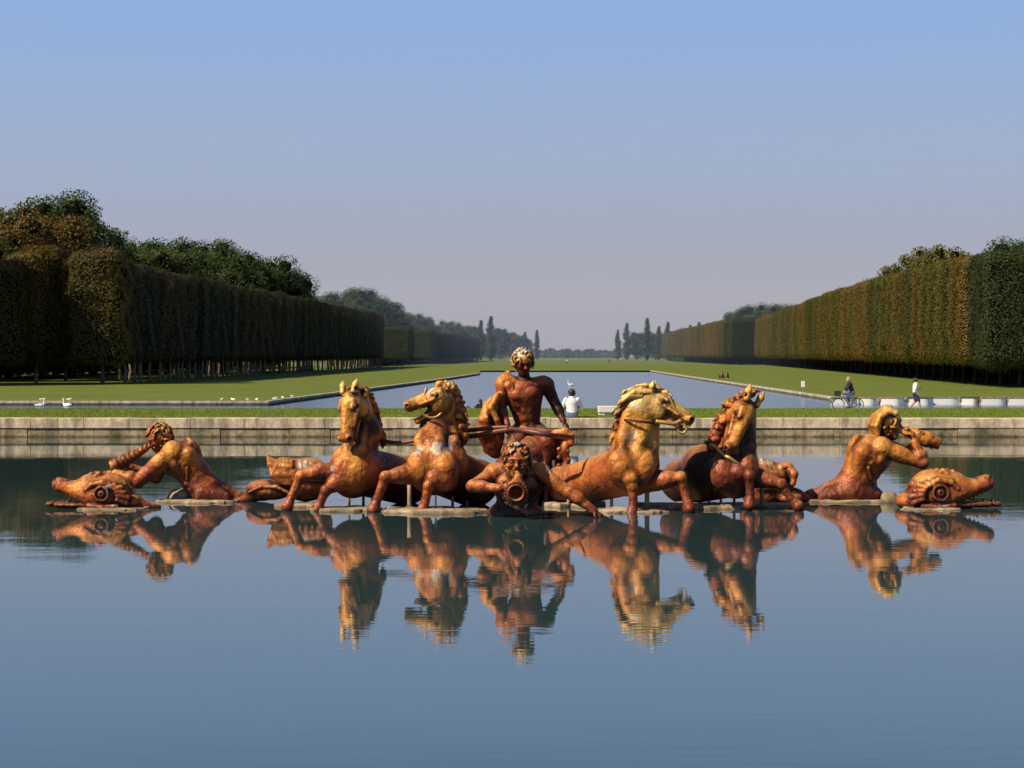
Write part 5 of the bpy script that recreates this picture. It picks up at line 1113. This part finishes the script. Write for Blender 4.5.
person('second of two people sitting on the far right bank of the canal, dark top', ((728-512)/F*262, 262, LZ), math.radians(170), seat, 'darkcloth', 'denim')
stand = dict(walk); stand.update(knl=(.03, .09, .5), knr=(.03, -.09, .5), anl=(0, .1, .09), anr=(.02, -.1, .09)); stand.pop('toel')
fw = person('tiny white-topped figure on the lawn beyond the canal end', ((567-512)/F*690, 690, LZ), .6, stand, 'whitecloth', 'navy')
person('tiny red-topped figure on the lawn beyond the canal end', ((609-512)/F*760, 760, LZ), 2.0, stand, 'redcloth', 'darkcloth')
copy_thing(fw, ((560-512)/F*1000, 1000, LZ), 2.2, 'most distant tiny figure on the far lawn, left of the axis')
copy_thing(fw, ((620-512)/F*960, 960, LZ), 1.0, 'distant tiny white figure near the right-hand poplars')
# rowing boats moored end-on
WZ = -.78
def rowboat(lab, x, y, rz, seed, inside='boatin', L=3.4):
    t = empty('rowing_boat', (x, y, WZ), rz); tag(t, lab, 'boat', 'white rowing boats moored by the canal corner'); Bm = 1.2; n, m = 13, 11
    def sec(u, w, sh=0.0):   # u along 0..1 (bow at 1, y negative = towards the viewer), w across -1..1
        half = Bm/2*(.80 + .2*math.sin(u*2.2))*(1 - .8*max(0, (u-.55)/.45)**2.2) - sh; half = max(half, .03); a = abs(w); zz = -.10 + .05*a/.8 + (.50*(a-.8)/.2 + .06*u**3 if a > .8 else 0) + sh*(1-a)
        return (math.copysign(half*min(1, a/.8), w), L/2 - u*L + (sh if u > .5 else -sh)*0, zz)
    for nm, mt, sh in (('hull', 'white', 0), ('lining', inside, .035)):
        V = [sec(i/(n-1), -1 + 2*j/(m-1), sh) for i in range(n) for j in range(m)]; Fc = [(i*m+j, i*m+j+1, (i+1)*m+j+1, (i+1)*m+j) for i in range(n-1) for j in range(m-1)]; Fc.append(tuple(range(m))[::-1] if not sh else tuple(range(m)))
        link_mesh(nm, V, Fc, M[mt], t, False)
    mb = MB()
    for w in (-1, 1): mb.tube([tuple(np.array(sec(i/(n-1), w)) + [0, 0, .01]) for i in range(n)], .032, 6)
    mb.tube([tuple(np.array(sec(0, w)) + [0, 0, .01]) for w in (-1, -.9, .9, 1)], .032, 6); mb.build('gunwale', M[inside], t, True)
    for u in (.12, .45, .72):
        h = abs(sec(u, 1)[0]) - .03; yb = L/2 - u*L; mb = MB(); mb.box(-h-.05, h+.05, yb-.12, yb+.12, .475, .54); mb.build('bench', M[inside], t)
rr = random.Random(21)
for i, (x0, x1, mt, lb) in enumerate([(836, 858, 'boatdark', 'leftmost white rowing boat of the moored row, behind the cyclist'), (860, 881, 'boatin', 'white rowing boat just right of the cyclist'), (886, 907, 'boatin', 'white rowing boat just left of the walker'), (913, 935, 'boatdark', 'dark-lined white rowing boat just right of the walker'), (937, 969, 'boatin', 'longest white rowing boat, second to the right of the walker'), (969, 985, 'boatdark', 'shortest white rowing boat, dark-lined, right of the longest one'), (987, 1014, 'boatin', 'last wholly visible white rowing boat at the right edge'), (1015, 1042, 'boatin', 'white rowing boat cut by the right edge of the picture')]):
    rowboat(lb, ((x0+x1)/2-512)/F*131, 132.6 + rr.uniform(-.8, .8), math.radians(90 + rr.choice((-1, 1))*rr.uniform(2, 6)), i, mt, (x1-x0)*1.16/F*131)
# birds
def bird(name, lab, cat, loc, rz, s, long_neck, group=None):
    t = empty(name, loc, rz); tag(t, lab, cat, group); S = Sculpt(.06*s)
    S.ell((0, 0, .14*s), (.36*s, .19*s, .17*s), (1, 0, .05), (0, 0, 1)); S.cap((-.28*s, 0, .17*s), (-.46*s, 0, .24*s), .10*s, .03*s)
    if long_neck: S.chain([(.26*s, 0, .18*s), (.38*s, 0, .32*s), (.34*s, 0, .50*s), (.36*s, 0, .66*s)], [.10*s, .065*s, .05*s, .05*s]); hd = A3(.40, 0, .70)*s
    else: S.cap((.22*s, 0, .2*s), (.33*s, 0, .32*s), .11*s, .09*s); hd = A3(.36, 0, .36)*s
    S.ell(hd, (.095*s, .065*s, .065*s), (1, 0, -.2), (0, 0, 1), .03*s)
    for q in (-1, 1): S.ell((-.05*s, q*.13*s, .20*s), (.34*s, .06*s, .13*s), (1, q*-.1, .12), (0, 0, 1), .02*s)
    S.build('body', M['swan'], t, .022*s, ID); mb = MB(); mb.tube([tuple(hd + A3(.06, 0, -.01)*s), tuple(hd + A3(.12, 0, -.03)*s), tuple(hd + A3(.18, 0, -.045)*s)], [.03*s, .022*s, .008*s], 6); mb.build('beak', M['beak'], t, True)
    if not long_neck:
        for q in (-1, 1): mb = MB(); mb.tube([(.02*s, q*.06*s, .02*s), (.02*s, q*.06*s, -.10*s), (.07*s, q*.06*s, -.11*s)], .012*s, 5); mb.build('leg', M['beak'], t, True)
    return t
bird('swan', 'white swan swimming at the far left below the kerb', 'swan', at(40, 127.6, WZ-.02), .1, .76, True)
bird('swan', 'white swan swimming right of the leftmost swan, neck upright', 'swan', at(67, 127.9, WZ-.02), math.pi-.4, .76, True)
bird('swan', 'white swan far out on the open canal', 'swan', at(571, 214, WZ-.02), math.pi+.3, .9, True)
gl = bird('gull', 'small white gull standing on the left canal kerb', 'gull', at(42, 130.4, LZ+.085), .3, .42, False, 'gulls along the left canal kerb')
for i, (px, d) in enumerate([(69, 130.4), (222, 130.4), (233, 130.35), (248, 130.4), (257, 130.4)]): copy_thing(gl, at(px, d, LZ+.085), i*1.3)
for i, (px, d) in enumerate([(268, 133.4), (274, 136.4), (281, 140.5)]): copy_thing(gl, ((-16.95 + 6.5*(d-128.4)/107.6), d, LZ+.085), i*1.9)
# white stone bench on the grass, bag beside it, a second low block, sign at the water
def bench(lab, px, d, z, w, h, m, cat='bench'):
    t = empty('stone_bench', at(px, d, z), .03); tag(t, lab, cat); mb = MB(); mb.box(-w/2, w/2, -.2, .2, h*.30, h); o = mb.build('seat', M[m], t); b = o.modifiers.new('soft', 'BEVEL'); b.width = .015; b.segments = 2
    for q in (-1, 1): mb = MB(); mb.box(q*w*.34-.13*w, q*w*.34+.13*w, -.17, .17, -.05, h*.30-.002); o = mb.build('leg', M[m], t)
    mb = MB(); mb.box(-w*.205, w*.205, -.12, .14, -.05, h*.295); mb.build('infill', M[m], t)
bench('low white stone bench on the grass right of the seated person', 609.5, 65.2, .64, .78, .31, 'whitestone')
bench('low cream stone block on the grass behind the two left horses', 371, 72.4, .64, .46, .19, 'cream')
t = empty('bag', at(617, 64.6, .64), .4); tag(t, 'small black bag lying against the white stone bench', 'bag'); S = Sculpt(.05); S.ell((0, 0, .09), (.17, .11, .11)); S.ell((.08, 0, .12), (.11, .10, .08), (1, 0, .4)); S.ell((-.10, .02, .06), (.10, .08, .07)); S.build('body', M['darkcloth'], t, .012, ID)
mb = MB(); mb.tube(bez([(-.12, 0, .14), (-.05, .01, .26), (.06, .01, .27), (.12, 0, .17)], 12), .012, 6); mb.build('strap', M['darkcloth'], t, True)
t = empty('sign_post', (24.5, 160, LZ+.05)); tag(t, 'small blank white sign on a short post at the right water edge', 'sign'); mb = MB(); mb.tube([(0, 0, -.1), (0, 0, .5), (0, 0, .97)], .04, 8); mb.build('post', M['metal'], t, True); mb = MB(); mb.box(-.16, .16, -.06, -.035, .45, .95); o = mb.build('board', M['white'], t); b = o.modifiers.new('soft', 'BEVEL'); b.width = .01
mb = MB();
